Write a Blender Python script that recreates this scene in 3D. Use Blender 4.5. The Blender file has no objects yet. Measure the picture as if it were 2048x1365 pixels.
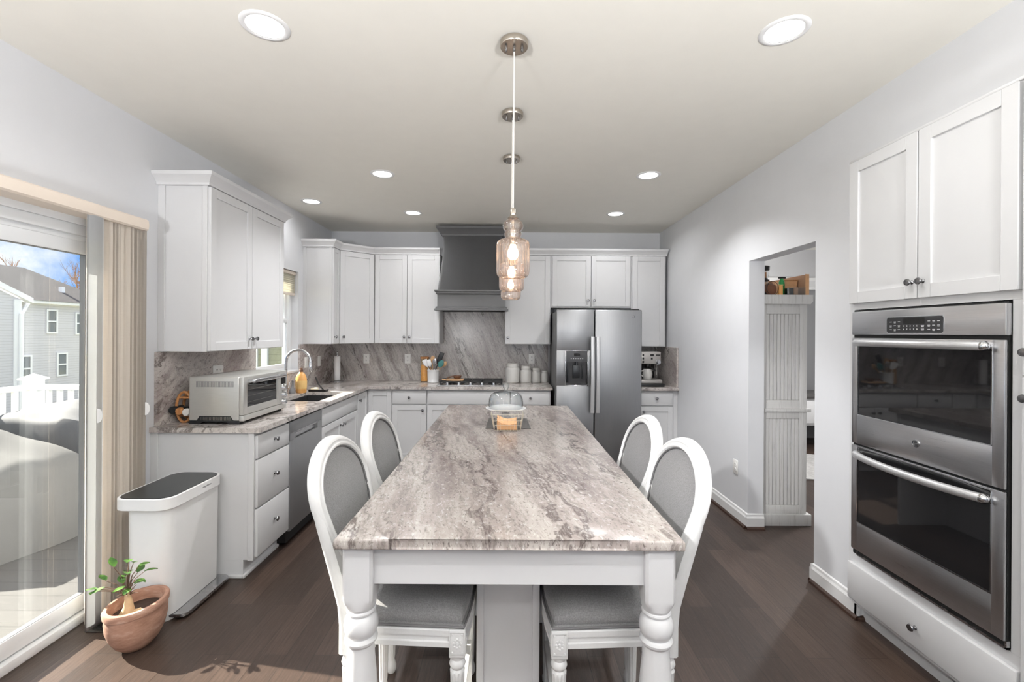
import bpy, bmesh, math, random
from mathutils import Vector, Matrix
random.seed(7)
scene = bpy.context.scene
COL = scene.collection
PI = math.pi

# ------------------------------------------------------------------ camera
ROLL = 0.006
cam_data = bpy.data.cameras.new('camera')
cam_data.sensor_width = 36.0
cam_data.lens = 905.0 * 36.0 / 2048.0
cam_data.shift_x = 9.0 / 2048.0
cam_data.shift_y = -15.5 / 2048.0
cam_data.clip_start = 0.02
cam_data.clip_end = 300
cam = bpy.data.objects.new('camera', cam_data)
COL.objects.link(cam)
cam.matrix_world = Matrix.Translation((0, 0, 1.5)) @ Matrix.Rotation(PI / 2, 4, 'X') @ Matrix.Rotation(ROLL, 4, 'Z')
scene.camera = cam

# ------------------------------------------------------------------ view
vs = scene.view_settings
vs.view_transform = 'Standard'
vs.look = 'None'
vs.gamma = 1.0
vs.use_curve_mapping = False
vs.exposure = 0.1
scene.cycles.max_bounces = 10
scene.cycles.transparent_max_bounces = 24
scene.cycles.caustics_reflective = False
scene.cycles.caustics_refractive = False
scene.cycles.sample_clamp_indirect = 6.0

# ------------------------------------------------------------------ sky
world = bpy.data.worlds.new('sky')
scene.world = world
world.use_nodes = True
wn, wl = world.node_tree.nodes, world.node_tree.links
wn.clear()
def W(t, **k):
    n = wn.new(t)
    for a, b in k.items():
        setattr(n, a, b)
    return n
tc = W('ShaderNodeTexCoord')
sep = W('ShaderNodeSeparateXYZ')
wl.new(tc.outputs['Generated'], sep.inputs[0])
ramp = W('ShaderNodeValToRGB')
ramp.color_ramp.elements[0].position = 0.0
ramp.color_ramp.elements[0].color = (0.32, 0.55, 0.92, 1)
ramp.color_ramp.elements[1].position = 0.14
ramp.color_ramp.elements[1].color = (0.10, 0.34, 0.85, 1)
for p_, c_ in ((0.36, (0.5, 0.62, 0.85)), (0.6, (2.3, 2.35, 2.45))):      # unseen overhead sky made bright white to light the shaded siding
    e_ = ramp.color_ramp.elements.new(p_); e_.color = (*c_, 1)
wl.new(sep.outputs[2], ramp.inputs[0])
cn = W('ShaderNodeTexNoise')
cn.inputs['Scale'].default_value = 5.5
cn.inputs['Detail'].default_value = 7
cn.inputs['Roughness'].default_value = 0.6
wl.new(tc.outputs['Generated'], cn.inputs['Vector'])
cr = W('ShaderNodeValToRGB')
cr.color_ramp.elements[0].position = 0.47
cr.color_ramp.elements[0].color = (0, 0, 0, 1)
cr.color_ramp.elements[1].position = 0.68
cr.color_ramp.elements[1].color = (1, 1, 1, 1)
wl.new(cn.outputs[0], cr.inputs[0])
mx = W('ShaderNodeMixRGB')
mx.inputs['Color2'].default_value = (1.0, 1.0, 1.0, 1)
wl.new(cr.outputs[0], mx.inputs['Fac'])
wl.new(ramp.outputs[0], mx.inputs['Color1'])
bg = W('ShaderNodeBackground')
bg.inputs['Strength'].default_value = 1.15
wl.new(mx.outputs[0], bg.inputs['Color'])
wo = W('ShaderNodeOutputWorld')
wl.new(bg.outputs[0], wo.inputs[0])

# ------------------------------------------------------------------ sun, and unseen fill lamps added out of view
SUN_AZ, SUN_EL = math.radians(10.4), math.radians(33)
sd = bpy.data.lights.new('sun', 'SUN')
sd.energy = 25.0
sd.angle = math.radians(0.6)
sd.color = (1.0, 0.93, 0.82)
so = bpy.data.objects.new('sun', sd)
COL.objects.link(so)
dv = Vector((math.cos(SUN_EL) * math.cos(SUN_AZ), -math.cos(SUN_EL) * math.sin(SUN_AZ), -math.sin(SUN_EL)))
so.rotation_euler = dv.to_track_quat('-Z', 'Y').to_euler()
so.location = (-12, 4, 8)

CAN_POWER = 6.5
def can_lamp(name, x, y, z, power, r=0.075, col=(0.99, 0.992, 1.0), spread=165):
    d = bpy.data.lights.new(name, 'AREA')
    d.shape = 'DISK'
    d.size = 2 * r
    d.energy = power
    d.color = col
    d.spread = math.radians(spread)
    o = bpy.data.objects.new(name, d)
    COL.objects.link(o)
    o.location = (x, y, z)
    return o
for x_ in (-0.99, 0.85):
    for y_ in (0.1, -1.2, -2.7):
        can_lamp('family_room_fill', x_, y_, 2.735, CAN_POWER * 1.5)  # added ceiling fill, unseen behind the camera
can_lamp('side_room_fill', 3.6, 4.4, 2.735, 55.0)  # unseen fill added to brighten the next room
# two unseen uplights added behind the camera to brighten the ceiling
for x_ in (-1.15, 1.25):
    o_ = can_lamp('uplight_fill', x_, -0.9, 1.45, 115.0, 0.20, (0.985, 0.99, 1.0))
    o_.rotation_euler = (PI - 0.25, 0, 0)
sp = bpy.data.lights.new('off_camera_spot', 'SPOT')      # unseen spot added off camera, placed by the right chairs' shadow edge
sp.energy = 320.0; sp.spot_size = math.radians(25); sp.spot_blend = 0.6; sp.shadow_soft_size = 0.05
spo = bpy.data.objects.new('off_camera_spot', sp); COL.objects.link(spo)
spo.location = (-1.25, -0.35, 2.27)
spo.rotation_euler = (Vector((0.76, 2.05, 1.08)) - spo.location).to_track_quat('-Z', 'Y').to_euler()
can_lamp('side_uplight_fill', 3.0, 5.0, 1.6, 40.0, 0.2).rotation_euler = (PI, 0, 0)  # added uplight, out of view, filling the next room

# ------------------------------------------------------------------ materials
MATS = {}
def lin(c):
    return tuple((v / 255 / 12.92) if v / 255 <= 0.04045 else ((v / 255 + 0.055) / 1.055) ** 2.4 for v in c)
class NT:
    def __init__(self, name):
        self.m = bpy.data.materials.new(name)
        self.m.use_nodes = True
        self.n, self.l = self.m.node_tree.nodes, self.m.node_tree.links
        self.n.clear()
        self.out = self.n.new('ShaderNodeOutputMaterial')
        self.p = self.n.new('ShaderNodeBsdfPrincipled')
        self.l.new(self.p.outputs[0], self.out.inputs[0])
        MATS[name] = self.m
    def new(self, t, **k):
        n = self.n.new(t)
        for a, b in k.items():
            setattr(n, a, b)
        return n
    def link(self, a, b):
        self.l.new(a, b)
    def coord(self, rot=(0, 0, 0), scale=(1, 1, 1), loc=(0, 0, 0), src='Object', vec=None):
        mp = self.new('ShaderNodeMapping')
        mp.inputs['Rotation'].default_value = rot
        mp.inputs['Scale'].default_value = scale
        mp.inputs['Location'].default_value = loc
        if vec is None:
            t = self.new('ShaderNodeTexCoord')
            vec = t.outputs[src]
        self.link(vec, mp.inputs[0])
        return mp.outputs[0]
    def noise(self, vec, scale, detail=4, rough=0.55, dist=0.0):
        n = self.new('ShaderNodeTexNoise')
        n.inputs['Scale'].default_value = scale
        n.inputs['Detail'].default_value = detail
        n.inputs['Roughness'].default_value = rough
        n.inputs['Distortion'].default_value = dist
        self.link(vec, n.inputs['Vector'])
        return n.outputs[0]
    def ramp(self, fac, stops):
        r = self.new('ShaderNodeValToRGB')
        els = r.color_ramp.elements
        while len(els) < len(stops):
            els.new(0.5)
        for e, (p, c) in zip(els, stops):
            e.position = p
            e.color = (c[0], c[1], c[2], 1) if not isinstance(c, (int, float)) else (c, c, c, 1)
        self.link(fac, r.inputs[0])
        return r.outputs[0]
    def mix(self, fac, a, b, mode='MIX'):
        m = self.new('ShaderNodeMixRGB', blend_type=mode)
        for s, v in ((0, fac), (1, a), (2, b)):
            if hasattr(v, 'default_value') or hasattr(v, 'is_linked'):
                self.link(v, m.inputs[s])
            elif isinstance(v, (int, float)):
                m.inputs[s].default_value = v if s == 0 else (v, v, v, 1)
            else:
                m.inputs[s].default_value = (v[0], v[1], v[2], 1)
        return m.outputs[0]
    def math(self, op, a, b=None):
        m = self.new('ShaderNodeMath', operation=op)
        for s, v in ((0, a), (1, b)):
            if v is None:
                continue
            if isinstance(v, (int, float)):
                m.inputs[s].default_value = v
            else:
                self.link(v, m.inputs[s])
        return m.outputs[0]
    def bump(self, h, strength=0.2, dist=0.01):
        b = self.new('ShaderNodeBump')
        b.inputs['Strength'].default_value = strength
        b.inputs['Distance'].default_value = dist
        self.link(h, b.inputs['Height'])
        self.link(b.outputs[0], self.p.inputs['Normal'])
    def base(self, c):
        if isinstance(c, tuple):
            self.p.inputs['Base Color'].default_value = (c[0], c[1], c[2], 1)
        else:
            self.link(c, self.p.inputs['Base Color'])
    def set(self, **k):
        for a, b in k.items():
            self.p.inputs[a.replace('_', ' ')].default_value = b

def plain(name, rgb, rough=0.5, metal=0.0, var=0.04, scale=9.0, bump=0.0, **k):
    """a plain surface with a little procedural mottling"""
    t = NT(name)
    c = lin(rgb)
    n = t.noise(t.coord(), scale, 4)
    t.base(t.ramp(n, [(0.3, tuple(v * (1 - var) for v in c)), (0.7, tuple(min(1, v * (1 + var)) for v in c))]))
    t.set(Roughness=rough, Metallic=metal, **k)
    if bump:
        t.bump(t.noise(t.coord(), scale * 14, 3), bump, 0.002)
    return t.m

plain('wall_paint', (219, 220, 223), 0.85, var=0.01, bump=0.05)
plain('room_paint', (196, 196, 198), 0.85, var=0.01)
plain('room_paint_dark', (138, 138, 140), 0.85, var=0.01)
plain('ceiling_paint', (232, 229, 221), 0.9, var=0.01)
plain('cabinet_white', (213, 213, 214), 0.38, var=0.008)
plain('trim_white', (230, 230, 230), 0.4, var=0.01)
plain('vinyl_white', (236, 238, 240), 0.35, var=0.01)
plain('hood_grey', (102, 102, 103), 0.45, var=0.03)
plain('plastic_white', (238, 238, 238), 0.3, var=0.01)
plain('plate_white', (240, 239, 236), 0.3, var=0.01)
plain('black_plastic', (26, 26, 27), 0.35, var=0.1)
plain('dark_gap', (14, 14, 14), 0.7, var=0.1)
plain('black_iron', (30, 30, 31), 0.55, var=0.15, bump=0.2)
plain('ceramic_white', (226, 226, 226), 0.18, var=0.015)
plain('stoneware', (214, 212, 208), 0.3, var=0.03)
plain('nickel', (150, 150, 150), 0.25, 1.0, var=0.03)
plain('dark_nickel', (140, 140, 142), 0.25, 1.0, var=0.05)
plain('chrome', (205, 206, 208), 0.1, 1.0, var=0.01)
plain('brass_nickel', (186, 178, 168), 0.25, 1.0, var=0.03)
plain('shoe_wood', (62, 44, 36), 0.4, var=0.15)
plain('terracotta_dark', (120, 80, 60), 0.85, var=0.2)
plain('soil', (58, 42, 32), 0.95, var=0.3, scale=60)
plain('sponge_cream', (236, 224, 198), 0.9, var=0.05, scale=60)
plain('orange_soap', (236, 176, 104), 0.3, var=0.06)
plain('label_cream', (236, 196, 128), 0.5, var=0.05)
plain('paper_white', (240, 240, 240), 0.8, var=0.02)
plain('teal', (58, 120, 118), 0.4, var=0.06)
plain('green_plastic', (38, 140, 72), 0.4, var=0.1)
plain('amber_fill', (228, 172, 78), 0.4, var=0.12, scale=60)
plain('kraft', (212, 164, 120), 0.8, var=0.08, scale=30)
plain('cardboard', (168, 132, 104), 0.85, var=0.06)
plain('tray_grey', (84, 82, 80), 0.35, var=0.05)
plain('rack_black', (32, 30, 30), 0.4, var=0.1)
plain('cord_clear', (214, 210, 204), 0.3, 0.0, var=0.02)
plain('wire_gold', (206, 200, 186), 0.3, 0.6, var=0.03)
plain('dark_lid', (58, 60, 62), 0.3, 0.6, var=0.04)
plain('vent_dark', (50, 46, 44), 0.5, 0.4, var=0.05)
plain('tarp_light', (80, 79, 78), 0.75, var=0.05, scale=5)
plain('tarp_dark', (70, 71, 74), 0.75, var=0.05, scale=5)
plain('rail_white', (238, 238, 238), 0.4, var=0.01)
plain('house_trim', (232, 232, 236), 0.5, var=0.02)
plain('bark', (110, 88, 74), 0.9, var=0.2, scale=30)
plain('trunk_pale', (200, 170, 132), 0.75, var=0.12, scale=30)
plain('lawn', (150, 148, 116), 0.95, var=0.3, scale=2)
plain('rug', (168, 166, 164), 0.95, var=0.2, scale=25)
plain('twig_foliage', (150, 118, 96), 0.9, var=0.2)
plain('sign_white', (235, 235, 235), 0.5, var=0.01)
plain('mark_grey', (120, 120, 122), 0.5, var=0.01)
plain('espresso_steel', (186, 182, 178), 0.35, 0.5, var=0.03)

def emit(name, rgb, strength):
    t = NT(name)
    t.base((0.8, 0.8, 0.8))
    t.p.inputs['Emission Color'].default_value = (*rgb, 1)
    t.p.inputs['Emission Strength'].default_value = strength
    return t.m
emit('lamp_white', (1.0, 0.97, 0.92), 9.0)
emit('lamp_warm', (1.0, 0.68, 0.40), 11.0)

def thin_glass(name, tint=(1, 1, 1), gloss=1.0, edge=None, haze=0.0, hazecol=(1, 1, 1), rough=0.0, ior=1.45):
    """a pane or blown-glass wall without refraction: Fresnel reflection over a tinted see-through"""
    t = NT(name)
    t.n.remove(t.p)
    tr = t.new('ShaderNodeBsdfTransparent'); tr.inputs[0].default_value = (*tint, 1)
    gl = t.new('ShaderNodeBsdfGlossy'); gl.inputs['Roughness'].default_value = rough
    lw = t.new('ShaderNodeLayerWeight'); lw.inputs[0].default_value = 0.5
    if edge:      # more glass is crossed where the wall turns away
        t.link(t.ramp(lw.outputs['Facing'], [(0.12, tint), (0.85, edge)]), tr.inputs[0])
    f = t.math('MULTIPLY', t.math('ADD', t.math('MULTIPLY', t.math('POWER', lw.outputs['Facing'], 4.5), 0.9), 0.04), gloss)
    f = t.math('MINIMUM', f, 1.0)
    m = t.new('ShaderNodeMixShader')
    t.link(f, m.inputs[0]); t.link(tr.outputs[0], m.inputs[1]); t.link(gl.outputs[0], m.inputs[2])
    last = m.outputs[0]
    if haze:
        df = t.new('ShaderNodeBsdfTranslucent'); df.inputs[0].default_value = (*hazecol, 1)
        d2 = t.new('ShaderNodeBsdfDiffuse'); d2.inputs[0].default_value = (*hazecol, 1)
        a = t.new('ShaderNodeAddShader')
        t.link(df.outputs[0], a.inputs[0]); t.link(d2.outputs[0], a.inputs[1])
        m2 = t.new('ShaderNodeMixShader'); m2.inputs[0].default_value = haze
        t.link(last, m2.inputs[1]); t.link(a.outputs[0], m2.inputs[2])
        last = m2.outputs[0]
    t.link(last, t.out.inputs[0])
    return t.m
thin_glass('pane_glass', (0.97, 0.985, 0.98), 1.0)
thin_glass('clear_glass', (0.985, 0.99, 0.99), 1.4, (0.80, 0.82, 0.83))
thin_glass('knob_glass', (0.93, 0.95, 0.95), 3.0, (0.30, 0.32, 0.33), haze=0.02)
thin_glass('shade_glass', (0.96, 0.93, 0.91), 2.2, (0.66, 0.55, 0.48), haze=0.025, hazecol=(0.95, 0.86, 0.80), rough=0.03)
thin_glass('amber_glass', (0.97, 0.92, 0.80), 1.2, haze=0.03)

# brushed stainless steel: fine streaks along one axis
def steel(name, rgb, rough, streak, metal=1.0):
    t = NT(name)
    n = t.noise(t.coord(scale=streak), 6.0, 5, 0.7)
    c = lin(rgb)
    t.base(t.ramp(n, [(0.25, tuple(v * 0.92 for v in c)), (0.75, tuple(min(1, v * 1.06) for v in c))]))
    r = t.ramp(n, [(0.2, rough - 0.05), (0.8, rough + 0.07)])
    t.link(r, t.p.inputs['Roughness'])
    t.set(Metallic=metal)
    w = t.noise(t.coord(scale=(1.2, 1.2, 1.6)), 2.2, 2)
    t.bump(w, 0.12, 0.03)
    return t.m
steel('steel_fridge', (156, 157, 159), 0.38, (60, 60, 0.8))
steel('steel_oven', (214, 214, 216), 0.30, (60, 1.0, 60))
steel('steel_toaster', (200, 199, 195), 0.38, (2, 60, 60), 0.55)
steel('steel_plain', (198, 198, 200), 0.25, (3, 3, 60))
steel('steel_dark', (168, 169, 171), 0.42, (60, 60, 0.8), 0.8)
steel('handle_steel', (205, 205, 206), 0.38, (60, 60, 2), 0.7)
steel('sink_steel', (120, 120, 122), 0.35, (40, 2, 2))

# black oven glass
t = NT('oven_glass'); t.base((0.012, 0.012, 0.013)); t.set(Roughness=0.03, IOR=1.6)
t = NT('panel_black'); t.base((0.03, 0.03, 0.032)); t.set(Roughness=0.2)

# granite with stretched veins
def granite(name, rot, stretch, light, mid, dark, loc=(0, 0, 0), rough=0.16, contrast=1.0, wav=1.3):
    t = NT(name)
    v0 = t.coord(rot=rot, loc=loc)
    v = t.coord(scale=stretch, vec=v0)
    # wavy offset so that the streaks meander
    warp = t.noise(t.coord(scale=(0.8, 0.8, 0.8), vec=v0), 2.0, 5, 0.6)
    comb = t.new('ShaderNodeCombineXYZ')
    w = t.math('MULTIPLY', t.math('SUBTRACT', warp, 0.5), wav)
    for k in range(3): t.link(w, comb.inputs[k])
    vv = t.new('ShaderNodeVectorMath', operation='ADD')
    t.link(v, vv.inputs[0]); t.link(comb.outputs[0], vv.inputs[1])
    v2 = vv.outputs[0]
    n1 = t.noise(v2, 1.6, 9, 0.66)
    col = t.ramp(n1, [(0.30, dark), (0.43, mid), (0.53, light), (0.68, tuple(min(1, c * 1.10) for c in light))])
    # mauve and green-grey clouds
    n7 = t.noise(v2, 0.9, 4, 0.6)
    col = t.mix(t.ramp(n7, [(0.35, 0.0), (0.62, 0.45)]), col, (light[0] * 0.79, light[1] * 0.735, light[2] * 0.755))
    # fine dark streaks
    n2 = t.noise(v2, 12.0, 8, 0.78)
    col = t.mix(t.ramp(n2, [(0.36, 0.85 * contrast), (0.50, 0.0)]), col, tuple(c * 0.62 for c in mid))
    # sparse thin veins
    n3 = t.noise(v2, 0.85, 6, 0.6)
    a = t.math('ABSOLUTE', t.math('SUBTRACT', n3, 0.48))
    gate = t.ramp(t.noise(v2, 1.1, 3), [(0.40, 0.0), (0.52, 1.0)])
    col = t.mix(t.math('MULTIPLY', gate, t.ramp(a, [(0.0, 0.9), (0.007, 0.55), (0.018, 0.0)])), col, tuple(c * 0.55 for c in dark))
    # crystals and specks
    vo = t.coord(scale=tuple(0.6 + 0.25 * q for q in stretch), vec=v0)
    n4 = t.noise(vo, 75.0, 4, 0.7)
    col = t.mix(t.ramp(n4, [(0.33, 0.8), (0.43, 0.0)]), col, tuple(c * 0.45 for c in dark))
    n5 = t.noise(vo, 48.0, 4, 0.7)
    col = t.mix(t.ramp(n5, [(0.56, 0.0), (0.70, 0.55)]), col, (0.66, 0.64, 0.62))
    n6 = t.noise(vo, 15.0, 3, 0.6)
    col = t.mix(t.ramp(n6, [(0.24, 0.85), (0.285, 0.0)]), col, tuple(c * 0.3 for c in dark))
    t.base(col)
    t.set(Roughness=rough, IOR=1.5, Specular_IOR_Level=0.4)
    return t.m
granite('granite_top', (0, 0, -0.22), (4.4, 0.7, 1.0), lin((176, 170, 164)), lin((150, 141, 137)), lin((110, 98, 95)), loc=(0.4, 0.2, 0), wav=1.0, rough=0.19)
granite('granite_counter', (0, 0, 0.5), (2.2, 0.9, 1.0), lin((206, 201, 196)), lin((178, 170, 165)), lin((130, 120, 115)), loc=(3, 1, 0))
granite('granite_splash', (0, 0.42, 0), (7.0, 1.0, 0.75), lin((196, 192, 188)), lin((166, 160, 156)), lin((112, 104, 100)), loc=(1.3, 0, 0.4), rough=0.2, wav=0.9)
granite('granite_side', (-0.55, 0, 0), (1.0, 0.7, 3.2), lin((204, 197, 192)), lin((176, 165, 161)), lin((126, 114, 110)), loc=(1.3, 2.0, 0.4), rough=0.2)

# hardwood floor: planks along Y
t = NT('hardwood')
v = t.coord(rot=(0, 0, PI / 2))
br = t.new('ShaderNodeTexBrick')
br.offset = 0.37
br.inputs['Scale'].default_value = 1.0
br.inputs['Brick Width'].default_value = 1.05
br.inputs['Row Height'].default_value = 0.127
br.inputs['Mortar Size'].default_value = 0.0012
br.inputs['Mortar Smooth'].default_value = 0.2
br.inputs['Bias'].default_value = 0.0
br.inputs['Color1'].default_value = (*lin((80, 65, 57)), 1)
br.inputs['Color2'].default_value = (*lin((51, 40, 34)), 1)
br.inputs['Mortar'].default_value = (*lin((22, 17, 15)), 1)
t.link(v, br.inputs['Vector'])
g = t.noise(t.coord(scale=(34, 1.3, 1)), 3.0, 8, 0.7, 0.4)
col = t.mix(t.ramp(g, [(0.30, 0.75), (0.62, 0.0)]), br.outputs[0], lin((42, 33, 29)))
g2 = t.noise(t.coord(scale=(90, 4, 1)), 4.0, 5, 0.7)
col = t.mix(t.ramp(g2, [(0.55, 0.0), (0.75, 0.35)]), col, lin((120, 103, 93)))
t.base(col)
t.link(t.ramp(g, [(0.3, 0.42), (0.7, 0.32)]), t.p.inputs['Roughness'])
t.set(Specular_IOR_Level=0.4)
hb = t.noise(t.coord(scale=(9, 1.6, 1)), 5.0, 4, 0.6)
hh = t.math('ADD', hb, t.math('MULTIPLY', br.outputs[1], -1.2))
t.bump(hh, 0.22, 0.004)

# deck boards: grooves across X direction lines
t = NT('deck_boards')
v = t.coord()
bd = t.new('ShaderNodeTexBrick'); bd.offset = 0.0
bd.inputs['Scale'].default_value = 1.0
bd.inputs['Brick Width'].default_value = 30.0
bd.inputs['Row Height'].default_value = 0.14
bd.inputs['Mortar Size'].default_value = 0.004
bd.inputs['Color1'].default_value = (*lin((64, 62, 60)), 1)
bd.inputs['Color2'].default_value = (*lin((55, 53, 52)), 1)
bd.inputs['Mortar'].default_value = (*lin((30, 28, 27)), 1)
t.link(v, bd.inputs['Vector'])
gr = t.noise(t.coord(scale=(2, 40, 1)), 5, 5, 0.7)
t.base(t.mix(t.ramp(gr, [(0.35, 0.4), (0.6, 0.0)]), bd.outputs[0], lin((86, 82, 79))))
t.set(Roughness=0.7)

def siding(name, rgb, row):
    t = NT(name)
    v = t.coord()
    s = t.new('ShaderNodeSeparateXYZ'); t.link(v, s.inputs[0])
    fr = t.math('FRACT', t.math('DIVIDE', s.outputs[2], row))
    c = lin(rgb)
    t.base(t.ramp(fr, [(0.0, tuple(q * 0.55 for q in c)), (0.14, c), (1.0, c)]))
    t.bump(fr, 0.6, 0.02)
    t.set(Roughness=0.6)
    return t.m
siding('siding_grey', (206, 204, 212), 0.14)
siding('siding_green', (150, 152, 134), 0.16)
t = NT('shingles')
br2 = t.new('ShaderNodeTexBrick')
br2.inputs['Scale'].default_value = 1.0
br2.inputs['Brick Width'].default_value = 0.35; br2.inputs['Row Height'].default_value = 0.18; br2.inputs['Mortar Size'].default_value = 0.01
br2.inputs['Color1'].default_value = (*lin((66, 62, 65)), 1); br2.inputs['Color2'].default_value = (*lin((56, 53, 56)), 1)
br2.inputs['Mortar'].default_value = (*lin((48, 45, 48)), 1)
t.link(t.coord(rot=(0, 0, PI / 2)), br2.inputs['Vector'])
t.base(br2.outputs[0]); t.set(Roughness=0.9)
t = NT('house_glass'); t.base(lin((120, 124, 126))); t.set(Roughness=0.08)

# woven grey upholstery
t = NT('fabric_grey')
w1 = t.noise(t.coord(scale=(1, 1, 1)), 260, 2, 0.6)
w2 = t.noise(t.coord(scale=(1, 6, 6)), 60, 3, 0.6)
c = lin((124, 123, 124))
col = t.ramp(w1, [(0.3, tuple(q * 0.72 for q in c)), (0.7, tuple(q * 1.2 for q in c))])
t.base(t.mix(t.ramp(w2, [(0.4, 0.25), (0.65, 0.0)]), col, tuple(q * 0.7 for q in c)))
t.set(Roughness=0.95, Sheen_Weight=0.2)
t.bump(w1, 0.3, 0.002)
plain('piping_grey', (98, 97, 98), 0.9, var=0.1)

# distressed white paint on turned chair frames
t = NT('chair_paint')
n = t.noise(t.coord(scale=(1, 1, 1)), 42, 6, 0.75)
n2 = t.noise(t.coord(scale=(12, 12, 2)), 9, 5, 0.7)
col = t.ramp(n, [(0.24, lin((150, 138, 122))), (0.30, lin((212, 212, 211))), (1.0, lin((220, 220, 220)))])
t.base(t.mix(t.ramp(n2, [(0.25, 0.35), (0.40, 0.0)]), col, lin((190, 187, 183))))
t.set(Roughness=0.55)
t.bump(n2, 0.15, 0.003)
# weathered beadboard paint
t = NT('hutch_paint')
s = t.noise(t.coord(scale=(40, 40, 1.4)), 3, 6, 0.75)
t.base(t.ramp(s, [(0.28, lin((158, 156, 152))), (0.45, lin((206, 205, 203))), (1, lin((214, 214, 213)))]))
t.set(Roughness=0.6)

# fabric vane with slight translucency
t = NT('vane_cloth')
n = t.noise(t.coord(scale=(1, 1, 60)), 14, 3)
c = lin((250, 244, 236))
col = t.ramp(n, [(0.3, tuple(q * 0.95 for q in c)), (0.7, c)])
t.n.remove(t.p)
d = t.new('ShaderNodeBsdfDiffuse'); tl = t.new('ShaderNodeBsdfTranslucent')
t.link(col, d.inputs[0]); t.link(col, tl.inputs[0])
m = t.new('ShaderNodeMixShader'); m.inputs[0].default_value = 0.42
t.link(d.outputs[0], m.inputs[1]); t.link(tl.outputs[0], m.inputs[2]); t.link(m.outputs[0], t.out.inputs[0])
plain('valance_cream', (236, 223, 209), 0.5, var=0.02)
t = NT('shade_cloth')
t.n.remove(t.p)
d = t.new('ShaderNodeBsdfDiffuse'); tl = t.new('ShaderNodeBsdfTranslucent')
for q in (d, tl):
    q.inputs[0].default_value = (*lin((250, 246, 232)), 1)
m = t.new('ShaderNodeMixShader'); m.inputs[0].default_value = 0.6
t.link(d.outputs[0], m.inputs[1]); t.link(tl.outputs[0], m.inputs[2]); t.link(m.outputs[0], t.out.inputs[0])

# wood
def wood(name, a, b, scale=(2, 30, 30), rough=0.5):
    t = NT(name)
    n = t.noise(t.coord(scale=scale), 3, 5, 0.65, 0.3)
    t.base(t.ramp(n, [(0.3, lin(a)), (0.7, lin(b))]))
    t.set(Roughness=rough)
    return t.m
wood('wood_light', (196, 152, 108), (224, 184, 140))
wood('wood_mid', (150, 98, 56), (192, 136, 84), (30, 30, 3))
wood('wood_dark', (88, 60, 44), (116, 82, 60))
# terracotta
t = NT('terracotta')
n = t.noise(t.coord(scale=(1, 1, 3)), 9, 6, 0.7)
col = t.ramp(n, [(0.3, lin((132, 96, 78))), (0.55, lin((164, 126, 107))), (0.75, lin((190, 162, 146)))])
t.base(col); t.set(Roughness=0.9); t.bump(t.noise(t.coord(scale=(1, 1, 5)), 40, 3), 0.25, 0.003)
t = NT('leaf_green')
n = t.noise(t.coord(), 30, 3)
t.base(t.ramp(n, [(0.3, lin((62, 104, 52))), (0.7, lin((132, 176, 84)))])); t.set(Roughness=0.4)

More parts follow.
